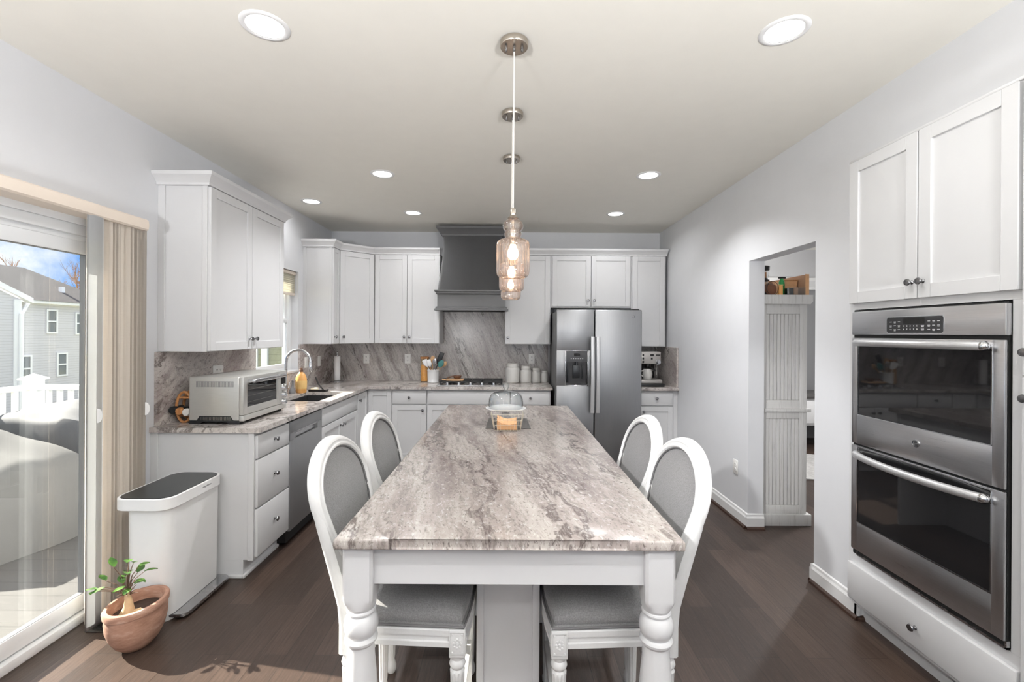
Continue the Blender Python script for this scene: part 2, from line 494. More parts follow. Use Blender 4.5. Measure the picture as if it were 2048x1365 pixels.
# ------------------------------------------------------------------ mesh helpers
class B:
    def __init__(self):
        self.bm = bmesh.new()
    def box(self, x0, x1, y0, y1, z0, z1, bev=0.0, seg=2, M=None):
        bm = self.bm
        vs_ = [bm.verts.new((x, y, z)) for x in (x0, x1) for y in (y0, y1) for z in (z0, z1)]
        F = [(0, 1, 3, 2), (4, 6, 7, 5), (0, 4, 5, 1), (2, 3, 7, 6), (0, 2, 6, 4), (1, 5, 7, 3)]
        fs = [bm.faces.new([vs_[i] for i in f]) for f in F]
        if (x1 - x0) * (y1 - y0) * (z1 - z0) < 0:
            for f in fs: f.normal_flip()
        if M is not None:
            for v_ in vs_: v_.co = M @ v_.co
        if bev:
            es = {e for f in fs for e in f.edges}
            bmesh.ops.bevel(bm, geom=list(es), offset=bev, segments=seg, profile=0.5, affect='EDGES')
        return self
    def ub(self, fr, u0, u1, d0, d1, z0, z1, bev=0.0, seg=2):
        return self.box(u0, u1, d0, d1, z0, z1, bev, seg, fr.M)
    def poly(self, pts):
        self.bm.faces.new([self.bm.verts.new(p) for p in pts]); return self
    def prism(self, pts, off):
        bm = self.bm; off = Vector(off)
        a = [bm.verts.new(p) for p in pts]; b = [bm.verts.new(Vector(p) + off) for p in pts]
        n = len(a)
        bm.faces.new(a[::-1]); bm.faces.new(b)
        for i in range(n):
            bm.faces.new((a[i], a[(i + 1) % n], b[(i + 1) % n], b[i]))
        return self
    def lathe(self, prof, o=(0, 0, 0), ax=(0, 0, 1), n=24, flute=0, depth=0.0, frange=None):
        bm = self.bm; o = Vector(o); ax = Vector(ax).normalized()
        q = Vector((0, 0, 1)).rotation_difference(ax)
        rings = []
        for k, (r, z) in enumerate(prof):
            if r < 1e-6:
                rings.append([bm.verts.new(o + q @ Vector((0, 0, z)))])
                continue
            ring = []
            for i in range(n):
                a = 2 * PI * i / n
                rr = r
                if flute and (frange is None or frange[0] <= k <= frange[1]):
                    rr = r - depth * (0.5 + 0.5 * math.cos(flute * a))
                ring.append(bm.verts.new(o + q @ Vector((rr * math.cos(a), rr * math.sin(a), z))))
            rings.append(ring)
        for a, b in zip(rings, rings[1:]):
            if len(a) == 1 and len(b) == 1: continue
            for i in range(max(len(a), len(b))):
                j = (i + 1) % max(len(a), len(b))
                if len(a) == 1: bm.faces.new((a[0], b[i], b[j]))
                elif len(b) == 1: bm.faces.new((a[i], a[j], b[0]))
                else: bm.faces.new((a[i], a[j], b[j], b[i]))
        return self
    def cyl(self, p0, p1, r0, r1=None, n=16):
        p0, p1 = Vector(p0), Vector(p1); r1 = r0 if r1 is None else r1
        L = (p1 - p0).length
        return self.lathe([(0, 0), (r0, 0), (r1, L), (0, L)], p0, p1 - p0, n)
    def tube(self, pts, r, n=10, closed=False, caps=True):
        bm = self.bm; pts = [Vector(p) for p in pts]; m = len(pts)
        rings = []; up = None
        for i, p in enumerate(pts):
            if closed: t_ = pts[(i + 1) % m] - pts[i - 1]
            else: t_ = pts[min(i + 1, m - 1)] - pts[max(i - 1, 0)]
            t_.normalize()
            if up is None:
                up = Vector((0, 0, 1)) if abs(t_.z) < 0.9 else Vector((1, 0, 0))
            s_ = t_.cross(up).normalized(); up = s_.cross(t_).normalized()
            rr = r[i] if isinstance(r, (list, tuple)) else r
            rings.append([bm.verts.new(p + rr * (math.cos(2 * PI * k / n) * s_ + math.sin(2 * PI * k / n) * up)) for k in range(n)])
        pairs = list(zip(rings, rings[1:])) + ([(rings[-1], rings[0])] if closed else [])
        for a, b in pairs:
            for k in range(n):
                bm.faces.new((a[k], a[(k + 1) % n], b[(k + 1) % n], b[k]))
        if not closed and caps:
            bm.faces.new(rings[0][::-1]); bm.faces.new(rings[-1])
        return self
    def grid(self, fn, nu, nv):
        bm = self.bm
        g_ = [[bm.verts.new(fn(i / nu, j / nv)) for j in range(nv + 1)] for i in range(nu + 1)]
        for i in range(nu):
            for j in range(nv):
                bm.faces.new((g_[i][j], g_[i + 1][j], g_[i + 1][j + 1], g_[i][j + 1]))
        return self
    def torus_loop(self, rings, close_loop=True):
        """rings: list of point loops of equal length, skinned ring to ring and closed both ways"""
        bm = self.bm
        R_ = [[bm.verts.new(p) for p in r] for r in rings]
        m = len(R_); n = len(R_[0])
        for i in range(m if close_loop else m - 1):
            a, b = R_[i], R_[(i + 1) % m]
            for k in range(n):
                bm.faces.new((a[k], a[(k + 1) % n], b[(k + 1) % n], b[k]))
        return self
    def fan(self, loop):
        self.bm.faces.new([self.bm.verts.new(p) for p in loop]); return self

class Frame:
    """a wall plane: u runs along it, d comes out of it"""
    def __init__(self, o, u, n):
        self.M = Matrix(((u[0], n[0], 0, o[0]), (u[1], n[1], 0, o[1]), (0, 0, 1, 0), (0, 0, 0, 1)))
        self.n = Vector((n[0], n[1], 0))
    def p(self, u, d, z):
        return self.M @ Vector((u, d, z))

ORG = {}
def obj(name, b, mat, parent=None, smooth=True, ang=38):
    bm = b.bm if isinstance(b, B) else b
    if parent is not None:
        org = ORG[parent.name]
        for v_ in bm.verts: v_.co -= org
    else:
        org = Vector((0, 0, 0))
    bmesh.ops.recalc_face_normals(bm, faces=bm.faces[:])
    if smooth:
        lim = math.radians(ang)
        for f in bm.faces: f.smooth = True
        for e in bm.edges:
            if len(e.link_faces) == 2:
                e.smooth = e.calc_face_angle(0) < lim
            else: e.smooth = True
    me = bpy.data.meshes.new(name)
    bm.to_mesh(me); bm.free()
    me.materials.append(MATS[mat])
    o = bpy.data.objects.new(name, me)
    COL.objects.link(o)
    if parent is not None: o.parent = parent
    ORG[o.name] = org
    return o
def origin_to(o, loc):
    """move a single-mesh thing's origin to its base"""
    loc = Vector(loc)
    for v_ in o.data.vertices: v_.co -= loc
    o.location = loc
    ORG[o.name] = loc
    return o
def thing(name, label, cat, loc=(0, 0, 0), group=None, kind=None):
    o = bpy.data.objects.new(name, None)
    o.empty_display_size = 0.05
    COL.objects.link(o); o.location = loc
    ORG[o.name] = Vector(loc)
    o['label'] = label
    if cat: o['category'] = cat
    if group: o['group'] = group
    if kind: o['kind'] = kind
    return o
def tag(o, label, cat, group=None, loc=None):
    o['label'] = label; o['category'] = cat
    if group: o['group'] = group
    if loc is not None: origin_to(o, loc)
    return o
def struct(name, b, mat, smooth=False):
    o = obj(name, b, mat, None, smooth); o['kind'] = 'structure'; return o
def text(name, s, size, M, mat, parent, ext=0.0004, shear=0.0):
    c_ = bpy.data.curves.new(name, 'FONT'); c_.body = s; c_.size = size; c_.extrude = ext; c_.shear = shear
    c_.align_x = 'CENTER'; c_.align_y = 'CENTER'
    tmp = bpy.data.objects.new(name + '_tmp', c_)
    COL.objects.link(tmp)
    dg = bpy.context.evaluated_depsgraph_get()
    me = bpy.data.meshes.new_from_object(tmp.evaluated_get(dg))
    bpy.data.objects.remove(tmp)
    bm = bmesh.new(); bm.from_mesh(me); bpy.data.meshes.remove(me)
    for v_ in bm.verts: v_.co = M @ v_.co
    return obj(name, bm, mat, parent, False)
def facing(p, right, up):
    """matrix placing flat text at p with the given right and up directions"""
    r, u = Vector(right).normalized(), Vector(up).normalized(); n = r.cross(u)
    return Matrix(((r.x, u.x, n.x, p[0]), (r.y, u.y, n.y, p[1]), (r.z, u.z, n.z, p[2]), (0, 0, 0, 1)))

XL, XR, YB, ZC = -2.17, 1.865, 5.57, 2.743
YF = -4.0
# ------------------------------------------------------------------ setting
def walls():
    b = B().box(-2.33, 5.4, YF - 0.2, 7.2, -0.12, 0.0)
    struct('floor', b, 'hardwood')
    b = B().box(-2.33, 5.4, YF - 0.2, 7.2, ZC, ZC + 0.15)
    struct('ceiling', b, 'ceiling_paint')
    # left wall with the sliding door and the sink window
    b = B(); X0, X1 = -2.31, XL
    D0, D1, DT = 0.66, 2.50, 2.06
    W0, W1, WB, WT = 3.87, 4.69, 1.09, 2.12
    b.box(X0, X1, YF, D0, 0, ZC); b.box(X0, X1, D0, D1, DT, ZC); b.box(X0, X1, D1, W0, 0, ZC)
    b.box(X0, X1, W0, W1, 0, WB); b.box(X0, X1, W0, W1, WT, ZC); b.box(X0, X1, W1, YB + 0.12, 0, ZC)
    struct('wall_left', b, 'wall_paint')
    struct('wall_back', B().box(XL, XR + 0.12, YB, YB + 0.12, 0, ZC), 'wall_paint')
    # right wall: opening to the next room, recess of the oven tower
    b = B(); O0, O1, OT = 2.743, 3.497, 2.07
    b.box(XR, XR + 0.12, O1, YB, 0, ZC); b.box(XR, XR + 0.12, O0, O1, OT, ZC)
    b.box(XR, 2.50, 2.402, O0, 0, ZC); b.box(XR, 2.50, 0.74, 2.402, 2.425, ZC)
    b.box(2.44, 2.50, 0.74, 2.402, 0, 2.425); b.box(XR, 2.50, YF, 0.74, 0, ZC)
    struct('wall_right', b, 'wall_paint')
    # wall behind the camera with two tall window openings added for daylight
    b = B(); a0, a1 = YF - 0.14, YF
    b.box(XL, -1.6, a0, a1, 0, ZC); b.box(-1.6, -0.3, a0, a1, 0, 0.6); b.box(-1.6, -0.3, a0, a1, 2.2, ZC)
    b.box(-0.3, 0.2, a0, a1, 0, ZC); b.box(0.2, 1.5, a0, a1, 0, 0.6); b.box(0.2, 1.5, a0, a1, 2.2, ZC)
    b.box(1.5, 2.5, a0, a1, 0, ZC)
    struct('wall_front', b, 'wall_paint')
    # the next room
    b = B(); b.box(XR + 0.12, 5.3, 6.6, 6.72, 0, ZC); b.box(5.2, 5.32, 2.2, 6.6, 0, ZC); b.box(2.5, 5.2, 2.2, 2.32, 0, ZC)
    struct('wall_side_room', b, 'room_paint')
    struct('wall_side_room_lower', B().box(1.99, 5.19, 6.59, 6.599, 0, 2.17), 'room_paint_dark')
    b = B(); b.prism([(2.0, 6.59, 2.19), (2.0, 6.53, 2.28), (2.0, 6.55, 2.33), (2.0, 6.59, 2.33)], (3.2, 0, 0))
    b.box(2.0, 5.2, 6.565, 6.59, 2.16, 2.195, 0.004)
    struct('trim_1', b, 'trim_white')
    # baseboards with shoe moulding
    def board(b, c, p, q, n):
        p, q, n = Vector(p), Vector(q), Vector(n)
        prof = [(0, 0.012), (0.016, 0.012), (0.016, 0.085), (0.010, 0.098), (0.008, 0.112), (0, 0.118)]
        b.prism([p + n * d + Vector((0, 0, z)) for d, z in prof], q - p)
        sh = [(0.0, 0), (0.030, 0), (0.028, 0.012), (0.016, 0.022), (0, 0.022)]
        c.prism([p + n * d + Vector((0, 0, z)) for d, z in sh], q - p)
    b = B(); c = B()
    board(b, c, (XR, 3.497, 0), (XR, 4.93, 0), (-1, 0, 0))
    board(b, c, (XR + 0.12, 3.497, 0), (XR - 0.016, 3.497, 0), (0, -1, 0))
    board(b, c, (XR, 2.38, 0), (XR, 2.743, 0), (-1, 0, 0))
    board(b, c, (XR + 0.07, 2.402, 0), (XR - 0.016, 2.402, 0), (0, -1, 0))
    board(b, c, (XR - 0.016, 2.743, 0), (2.5, 2.743, 0), (0, 1, 0))
    o = struct('baseboard_right', b, 'trim_white')
    struct('trim_2', c, 'shoe_wood')
    b = B(); c = B()
    board(b, c, (XL, 2.52, 0), (XL, 2.755, 0), (1, 0, 0))
    struct('baseboard_left', b, 'trim_white'); struct('trim_3', c, 'shoe_wood')
walls()

def sliding_door():
    t = thing('door_1', 'white framed sliding glass patio door behind the vertical blinds', None, (XL, 1.58, 0), kind='structure')
    x0, x1 = -2.30, -2.172
    b = B()
    b.box(x0, x1, 0.66, 2.50, 1.985, 2.06, 0.004); b.box(x0, x1, 2.44, 2.50, 0, 1.985, 0.004); b.box(x0, x1, 0.66, 0.72, 0, 1.985, 0.004)
    b.box(x0, x1, 0.72, 2.44, 0.0, 0.045, 0.004)
    b.box(x0 + 0.02, x1 - 0.02, 0.72, 2.44, 1.96, 1.99, 0.003); b.box(x0 + 0.05, x1 - 0.05, 0.72, 2.44, 0.04, 0.06, 0.003)
    # inside casing
    b.box(XL - 0.0, XL + 0.012, 0.60, 2.545, 2.035, 2.09, 0.003); b.box(XL, XL + 0.012, 2.485, 2.545, 0, 2.035, 0.003); b.box(XL, XL + 0.012, 0.60, 0.675, 0, 2.035, 0.003)
    obj('door_frame', b, 'vinyl_white', t)
    for nm, y0, y1, xa in (('sliding_panel', 1.54, 2.435, -2.235), ('fixed_panel', 0.725, 1.62, -2.285)):
        b = B()
        b.box(xa, xa + 0.04, y0, y0 + 0.075, 0.055, 1.975, 0.004); b.box(xa, xa + 0.04, y1 - 0.075, y1, 0.055, 1.975, 0.004)
        b.box(xa, xa + 0.04, y0 + 0.07, y1 - 0.07, 1.895, 1.975, 0.004); b.box(xa, xa + 0.04, y0 + 0.07, y1 - 0.07, 0.055, 0.135, 0.004)
        p = obj(nm, b, 'vinyl_white', t)
        g = B().box(xa + 0.013, xa + 0.027, y0 + 0.065, y1 - 0.065, 0.125, 1.905)
        obj('pane', g, 'pane_glass', p, False)
        k = B()
        for z0, z1, ya, yb in ((0.130, 0.137, y0 + 0.07, y1 - 0.07), (1.893, 1.900, y0 + 0.07, y1 - 0.07)):
            k.box(xa + 0.006, xa + 0.034, ya, yb, z0, z1)
        k.box(xa + 0.006, xa + 0.034, y1 - 0.079, y1 - 0.073, 0.13, 1.90); k.box(xa + 0.006, xa + 0.034, y0 + 0.073, y0 + 0.079, 0.13, 1.90)
        obj('gasket', k, 'mark_grey', p, False)
sliding_door()

def sink_window():
    t = thing('window_1', 'white double hung window over the sink, left of the corner cabinets', None, (XL, 4.28, 1.09), kind='structure')
    y0, y1, z0, z1 = 3.87, 4.69, 1.09, 2.12
    b = B(); x0, x1 = -2.30, -2.24
    b.box(x0, x1, y0, y0 + 0.05, z0, z1, 0.003); b.box(x0, x1, y1 - 0.05, y1, z0, z1, 0.003)
    b.box(x0, x1, y0 + 0.05, y1 - 0.05, z1 - 0.05, z1, 0.003); b.box(x0, x1, y0 + 0.05, y1 - 0.05, z0, z0 + 0.05, 0.003)
    obj('window_frame', b, 'vinyl_white', t)
    for nm, za, zb, xa in (('lower_sash', 1.14, 1.63, -2.265), ('upper_sash', 1.60, 2.07, -2.29)):
        b = B()
        b.box(xa, xa + 0.024, y0 + 0.05, y0 + 0.09, za, zb, 0.003); b.box(xa, xa + 0.024, y1 - 0.09, y1 - 0.05, za, zb, 0.003)
        b.box(xa, xa + 0.024, y0 + 0.09, y1 - 0.09, za, za + 0.04, 0.003); b.box(xa, xa + 0.024, y0 + 0.09, y1 - 0.09, zb - 0.04, zb, 0.003)
        s = obj(nm, b, 'vinyl_white', t)
        obj('pane', B().box(xa + 0.008, xa + 0.016, y0 + 0.085, y1 - 0.085, za + 0.035, zb - 0.035), 'pane_glass', s, False)
    b = B().box(-2.24, XL + 0.03, y0 + 0.002, y1 - 0.002, z0 - 0.0, z0 + 0.022, 0.004)
    obj('window_sill', b, 'trim_white', t)
    s = thing('window_shade', 'cream cellular shade pulled down over the top of the sink window', 'window shade', (XL, 4.28, 1.88))
    obj('head_rail', B().box(-2.232, -2.19, y0 + 0.01, y1 - 0.01, 2.085, 2.117, 0.004), 'valance_cream', s)
    b = B()
    n = 10
    for i in range(n):
        za = 1.90 + i * (0.185 / n)
        b.prism([(-2.226, y0 + 0.015, za), (-2.204, y0 + 0.015, za), (-2.198, y0 + 0.015, za + 0.00925), (-2.204, y0 + 0.015, za + 0.0185), (-2.226, y0 + 0.015, za + 0.0185), (-2.232, y0 + 0.015, za + 0.00925)], (0, y1 - y0 - 0.03, 0))
    obj('cloth', b, 'shade_cloth', s, False)
    obj('bottom_rail', B().box(-2.23, -2.20, y0 + 0.012, y1 - 0.012, 1.875, 1.90, 0.003), 'valance_cream', s)
sink_window()

for i, xa in enumerate((-1.6, 0.2)):  # unseen windows, put in so daylight enters from behind
    t = thing('window_%d' % (i + 2), 'unseen white window added behind the camera to let daylight in', None, (xa + 0.65, YF, 0.6), kind='structure')
    b = B(); y0, y1 = YF - 0.11, YF - 0.05
    for a, c_, z0, z1 in ((xa, xa + 0.06, 0.6, 2.2), (xa + 1.24, xa + 1.3, 0.6, 2.2), (xa + 0.06, xa + 1.24, 0.6, 0.66), (xa + 0.06, xa + 1.24, 2.14, 2.2), (xa + 0.06, xa + 1.24, 1.38, 1.43)):
        b.box(a, c_, y0, y1, z0, z1)
    obj('window_frame', b, 'vinyl_white', t)
    obj('pane', B().box(xa + 0.05, xa + 1.25, YF - 0.085, YF - 0.078, 0.65, 2.15), 'pane_glass', t, False)

# ------------------------------------------------------------------ cabinets
FLB = Frame((-1.54, 0), (0, 1), (1, 0))      # left base run, u = Y
FBB = Frame((0, 4.95), (1, 0), (0, -1))      # back base run, u = X
FLU = Frame((-1.865, 0), (0, 1), (1, 0))     # left wall cabinets
FBU = Frame((0, 5.26), (1, 0), (0, -1))      # back wall cabinets
FR = Frame((1.816, 0), (0, 1), (-1, 0))      # oven tower
KNOB = [(0, 0), (0.009, 0), (0.009, 0.002), (0.005, 0.006), (0.005, 0.013), (0.012, 0.017), (0.0155, 0.022), (0.0135, 0.027), (0, 0.030)]
def knob(parent, fr, u, z, d=0.02):
    return obj('knob', B().lathe(KNOB, fr.p(u, d, z), fr.n, 20), 'dark_nickel', parent)
def shaker(parent, fr, u0, u1, z0, z1, kn=None, name='door', w=0.055):
    b = B(); g = 0.0015
    u0 += g; u1 -= g; z0 += g; z1 -= g
    b.ub(fr, u0, u0 + w, 0, 0.02, z0, z1, 0.0015, 1); b.ub(fr, u1 - w, u1, 0, 0.02, z0, z1, 0.0015, 1)
    b.ub(fr, u0 + w, u1 - w, 0, 0.02, z0, z0 + w, 0.0012, 1); b.ub(fr, u0 + w, u1 - w, 0, 0.02, z1 - w, z1, 0.0012, 1)
    b.ub(fr, u0 + w - 0.002, u1 - w + 0.002, 0.002, 0.011, z0 + w - 0.002, z1 - w + 0.002)
    o = obj(name, b, 'cabinet_white', parent)
    if kn: knob(o, fr, kn[0], kn[1])
    return o
def slab(parent, fr, u0, u1, z0, z1, kn=None, name='drawer'):
    g = 0.0015
    o = obj(name, B().ub(fr, u0 + g, u1 - g, 0, 0.02, z0 + g, z1 - g, 0.004, 2), 'cabinet_white', parent)
    if kn: knob(o, fr, kn[0], kn[1])
    return o
def carcass(parent, fr, u0, u1, depth, z0, z1, toe=True, name='carcass'):
    b = B(); b.ub(fr, u0 + 0.0005, u1 - 0.0005, -depth, 0, z0, z1, 0.001, 1)
    o = obj(name, b, 'cabinet_white', parent)
    if toe:
        obj('toe_kick', B().ub(fr, u0 + 0.0005, u1 - 0.0005, -depth, -0.065, 0.0, z0), 'cabinet_white', parent)
    return o
CROWN = [(0.0, 2.405), (0.022, 2.405), (0.024, 2.418), (0.040, 2.440), (0.062, 2.458), (0.066, 2.478), (0.0, 2.478)]

def crown_run(pts, name, parent=None):
    """crown moulding mitred along a polyline; out lies to the right-hand side of travel"""
    P = [Vector((p[0], p[1], 0)) for p in pts]
    dirs = [(P[i + 1] - P[i]).normalized() for i in range(len(P) - 1)]
    nrm = [Vector((d.y, -d.x, 0)) for d in dirs]
    rings = []
    for i, p in enumerate(P):
        if i == 0: m = nrm[0]; k = 1
        elif i == len(P) - 1: m = nrm[-1]; k = 1
        else:
            m = (nrm[i - 1] + nrm[i]).normalized(); k = 1 / max(0.3, m.dot(nrm[i]))
        rings.append([p + m * (d * k) + Vector((0, 0, z)) for d, z in CROWN])
    b = B().torus_loop(rings, False)
    b.fan(rings[0]); b.fan(rings[-1])
    return obj(name, b, 'cabinet_white', parent, True, 25)

# left wall cabinet beside the patio door
t = thing('wall_cabinet', 'white two-door wall cabinet on the left wall, above the toaster oven', 'cabinet', (-2.01, 3.27, 1.374), 'white wall cabinets')
carcass(t, FLU, 2.81, 3.727, 0.305, 1.374, 2.415, False)
for d0, d1 in ((-0.305, -0.262), (-0.03, 0.0)):
    obj('side_stile', B().ub(FLU, 2.803, 2.81, d0, d1, 1.374, 2.41, 0.001, 1), 'cabinet_white', t)
shaker(t, FLU, 2.81, 3.268, 1.376, 2.402, (3.235, 1.45)); shaker(t, FLU, 3.27, 3.727, 1.376, 2.402, (3.302, 1.45))
crown_run([(XL + 0.001, 2.81), (-1.865, 2.81), (-1.865, 3.727), (XL + 0.001, 3.727)], 'crown', t)

# corner group of wall cabinets
t = thing('wall_cabinet', 'narrow white wall cabinet on the left wall, right of the sink window', 'cabinet', (-2.01, 4.88, 1.374), 'white wall cabinets')
carcass(t, FLU, 4.80, 4.975, 0.305, 1.374, 2.415, False)
for d0, d1 in ((-0.305, -0.27), (-0.03, 0.0)):
    obj('side_stile', B().ub(FLU, 4.793, 4.80, d0, d1, 1.374, 2.41, 0.001, 1), 'cabinet_white', t)
shaker(t, FLU, 4.80, 4.972, 1.376, 2.402, (4.83, 1.45), w=0.045)
DA, DB = Vector((-1.865, 4.978)), Vector((-1.548, 5.26))
dd = (DB - DA).normalized()
FD = Frame((DA.x, DA.y), (dd.x, dd.y), (dd.y, -dd.x)); DL = (DB - DA).length
t = thing('wall_cabinet', 'white diagonal corner wall cabinet with a single door', 'cabinet', (-1.95, 5.35, 1.374), 'white wall cabinets')
b = B().prism([(XL, 4.976, 1.374), (DA.x, 4.976, 1.374), (DB.x - 0.001, 5.26, 1.374), (DB.x - 0.001, YB - 0.001, 1.374), (XL, YB - 0.001, 1.374)], (0, 0, 1.041))
obj('carcass', b, 'cabinet_white', t)
shaker(t, FD, 0.012, DL - 0.012, 1.376, 2.402, (0.05, 1.45))
t = thing('wall_cabinet', 'white two-door wall cabinet on the back wall, left of the grey hood', 'cabinet', (-1.166, 5.41, 1.374), 'white wall cabinets')
carcass(t, FBU, -1.546, -0.785, 0.309, 1.374, 2.415, False)
shaker(t, FBU, -1.54, -1.166, 1.376, 2.402, (-1.195, 1.45)); shaker(t, FBU, -1.164, -0.79, 1.376, 2.402, (-1.135, 1.45))
o = crown_run([(XL + 0.001, 4.80), (-1.865, 4.80), (-1.865, 4.978), (-1.548, 5.26), (-0.787, 5.26)], 'trim_4'); o['kind'] = 'structure'
t = thing('wall_cabinet', 'white single-door wall cabinet between the grey hood and the fridge', 'cabinet', (0.23, 5.41, 1.374), 'white wall cabinets')
carcass(t, FBU, -0.029, 0.498, 0.309, 1.374, 2.415, False)
shaker(t, FBU, -0.027, 0.49, 1.376, 2.402, (0.005, 1.45))
t = thing('wall_cabinet', 'short white two-door wall cabinet directly above the fridge', 'cabinet', (0.965, 5.41, 1.81), 'white wall cabinets')
carcass(t, FBU, 0.50, 1.432, 0.309, 1.80, 2.415, False)
shaker(t, FBU, 0.515, 0.963, 1.815, 2.402, (0.93, 1.885)); shaker(t, FBU, 0.966, 1.42, 1.815, 2.402, (1.0, 1.885))
t = thing('wall_cabinet', 'narrow white wall cabinet right of the fridge, above the espresso machine', 'cabinet', (1.64, 5.41, 1.36), 'white wall cabinets')
carcass(t, FBU, 1.434, 1.835, 0.309, 1.355, 2.415, False)
shaker(t, FBU, 1.445, 1.82, 1.358, 2.402)
o = crown_run([(-0.027, 5.26), (1.845, 5.26)], 'trim_5'); o['kind'] = 'structure'

# base cabinets, left run
ZB, ZT = 0.105, 0.884
t = thing('base_cabinet', 'white three-drawer base cabinet at the near end of the left counter', 'cabinet', (-1.85, 2.96, 0), 'white base cabinets')
b = B(); b.box(XL, -1.54, 2.762, 3.164, ZB, ZT, 0.001, 1); b.box(XL, -1.605, 2.762, 3.164, 0, ZB)
obj('carcass', b, 'cabinet_white', t)
obj('side_stile', B().box(XL, XL + 0.045, 2.754, 2.762, 0, ZT, 0.001, 1), 'cabinet_white', t)
obj('side_stile', B().box(-1.575, -1.54, 2.754, 2.762, ZB, ZT, 0.001, 1), 'cabinet_white', t)
b = B(); b.box(XL, -1.595, 2.744, 2.762, 0, 0.02, 0.004); b.box(-1.605, -1.588, 2.744, 3.164, 0, 0.02, 0.004)
obj('shoe_moulding', b, 'cabinet_white', t)
for z0, z1 in ((0.72, 0.865), (0.42, 0.715), (0.12, 0.415)):
    slab(t, FLB, 2.764, 3.162, z0, z1, (2.963, (z0 + z1) / 2 + 0.01))

t = thing('dishwasher', 'stainless dishwasher with pocket handle between the white left base cabinets', 'dishwasher', (-1.85, 3.44, 0))
obj('tub', B().box(XL + 0.05, -1.545, 3.168, 3.712, 0.02, 0.87), 'dark_gap', t)
b = B()
b.ub(FLB, 3.17, 3.71, 0.0, 0.022, 0.10, 0.735, 0.004); b.ub(FLB, 3.17, 3.71, 0.0, 0.022, 0.785, 0.868, 0.004)
b.ub(FLB, 3.17, 3.25, 0.0, 0.022, 0.735, 0.785); b.ub(FLB, 3.63, 3.71, 0.0, 0.022, 0.735, 0.785)
dw = obj('door', b, 'steel_dark', t)
obj('handle', B().ub(FLB, 3.25, 3.63, -0.022, 0.0, 0.735, 0.785).ub(FLB, 3.25, 3.63, 0.0, 0.026, 0.778, 0.790, 0.002), 'steel_plain', dw)
obj('toe_kick', B().ub(FLB, 3.17, 3.71, -0.06, -0.05, 0.0, 0.10), 'dark_gap', t)

t = thing('base_cabinet', 'white two-door sink base cabinet right of the dishwasher', 'cabinet', (-1.85, 4.16, 0), 'white base cabinets')
b = B(); b.box(XL + 0.025, -1.54, 3.716, 4.61, ZB, 0.62, 0.001, 1); b.box(-1.56, -1.54, 3.716, 4.61, 0.62, ZT); b.box(XL + 0.025, -1.56, 3.716, 3.735, 0.62, ZT); b.box(XL + 0.025, -1.56, 4.59, 4.61, 0.62, ZT)
obj('carcass', b, 'cabinet_white', t)
obj('toe_kick', B().box(XL + 0.025, -1.605, 3.716, 4.61, 0, ZB), 'cabinet_white', t)
slab(t, FLB, 3.72, 4.605, 0.72, 0.865, None, 'drawer_front')
shaker(t, FLB, 3.72, 4.161, 0.12, 0.712, (4.128, 0.655)); shaker(t, FLB, 4.163, 4.605, 0.12, 0.712, (4.196, 0.655))

t = thing('base_cabinet', 'white corner base cabinet with folding doors where the two counters meet', 'cabinet', (-1.85, 5.2, 0), 'white base cabinets')
b = B().prism([(XL + 0.025, 4.612, ZB), (-1.54, 4.612, ZB), (-1.54, 4.95, ZB), (-1.258, 4.95, ZB), (-1.258, YB - 0.002, ZB), (XL + 0.025, YB - 0.002, ZB)], (0, 0, ZT - ZB))
obj('carcass', b, 'cabinet_white', t)
b = B().prism([(XL + 0.025, 4.612, 0), (-1.605, 4.612, 0), (-1.605, 5.015, 0), (-1.258, 5.015, 0), (-1.258, YB - 0.002, 0), (XL + 0.025, YB - 0.002, 0)], (0, 0, ZB))
obj('toe_kick', b, 'cabinet_white', t)
shaker(t, FLB, 4.615, 4.925, 0.12, 0.865, (4.65, 0.80), w=0.05)
shaker(t, FBB, -1.515, -1.262, 0.12, 0.865, None, w=0.05)

# base cabinets, back run
def drawer_door(label, u0, u1, dk, doors, fr=FBB, depth=0.618):
    t = thing('base_cabinet', label, 'cabinet', ((u0 + u1) / 2, 5.25, 0), 'white base cabinets')
    carcass(t, fr, u0, u1, depth, ZB, ZT)
    slab(t, fr, u0 + 0.004, u1 - 0.004, 0.72, 0.865, dk, 'drawer')
    if doors == 'two':
        c_ = (u0 + u1) / 2
        shaker(t, fr, u0 + 0.004, c_ - 0.001, 0.12, 0.712, (c_ - 0.035, 0.655)); shaker(t, fr, c_ + 0.001, u1 - 0.004, 0.12, 0.712, (c_ + 0.035, 0.655))
    else:
        shaker(t, fr, u0 + 0.004, u1 - 0.004, 0.12, 0.712, ((u1 - 0.04) if doors == 'right' else (u0 + 0.04), 0.655))
    return t
drawer_door('white base cabinet with one drawer and door, left of the cooktop cabinet', -1.256, -0.877, (-1.067, 0.795), 'right')
drawer_door('wide white base cabinet under the gas cooktop', -0.875, 0.033, None, 'two')
drawer_door('white drawer base cabinet between the cooktop and the fridge', 0.035, 0.478, (0.256, 0.795), 'left')
t = drawer_door('narrow white base cabinet right of the fridge, under the espresso machine', 1.445, 1.815, (1.63, 0.80), 'left')
obj('filler_strip', B().box(1.815, XR - 0.002, 4.945, 4.965, 0.0, ZT), 'cabinet_white', t)

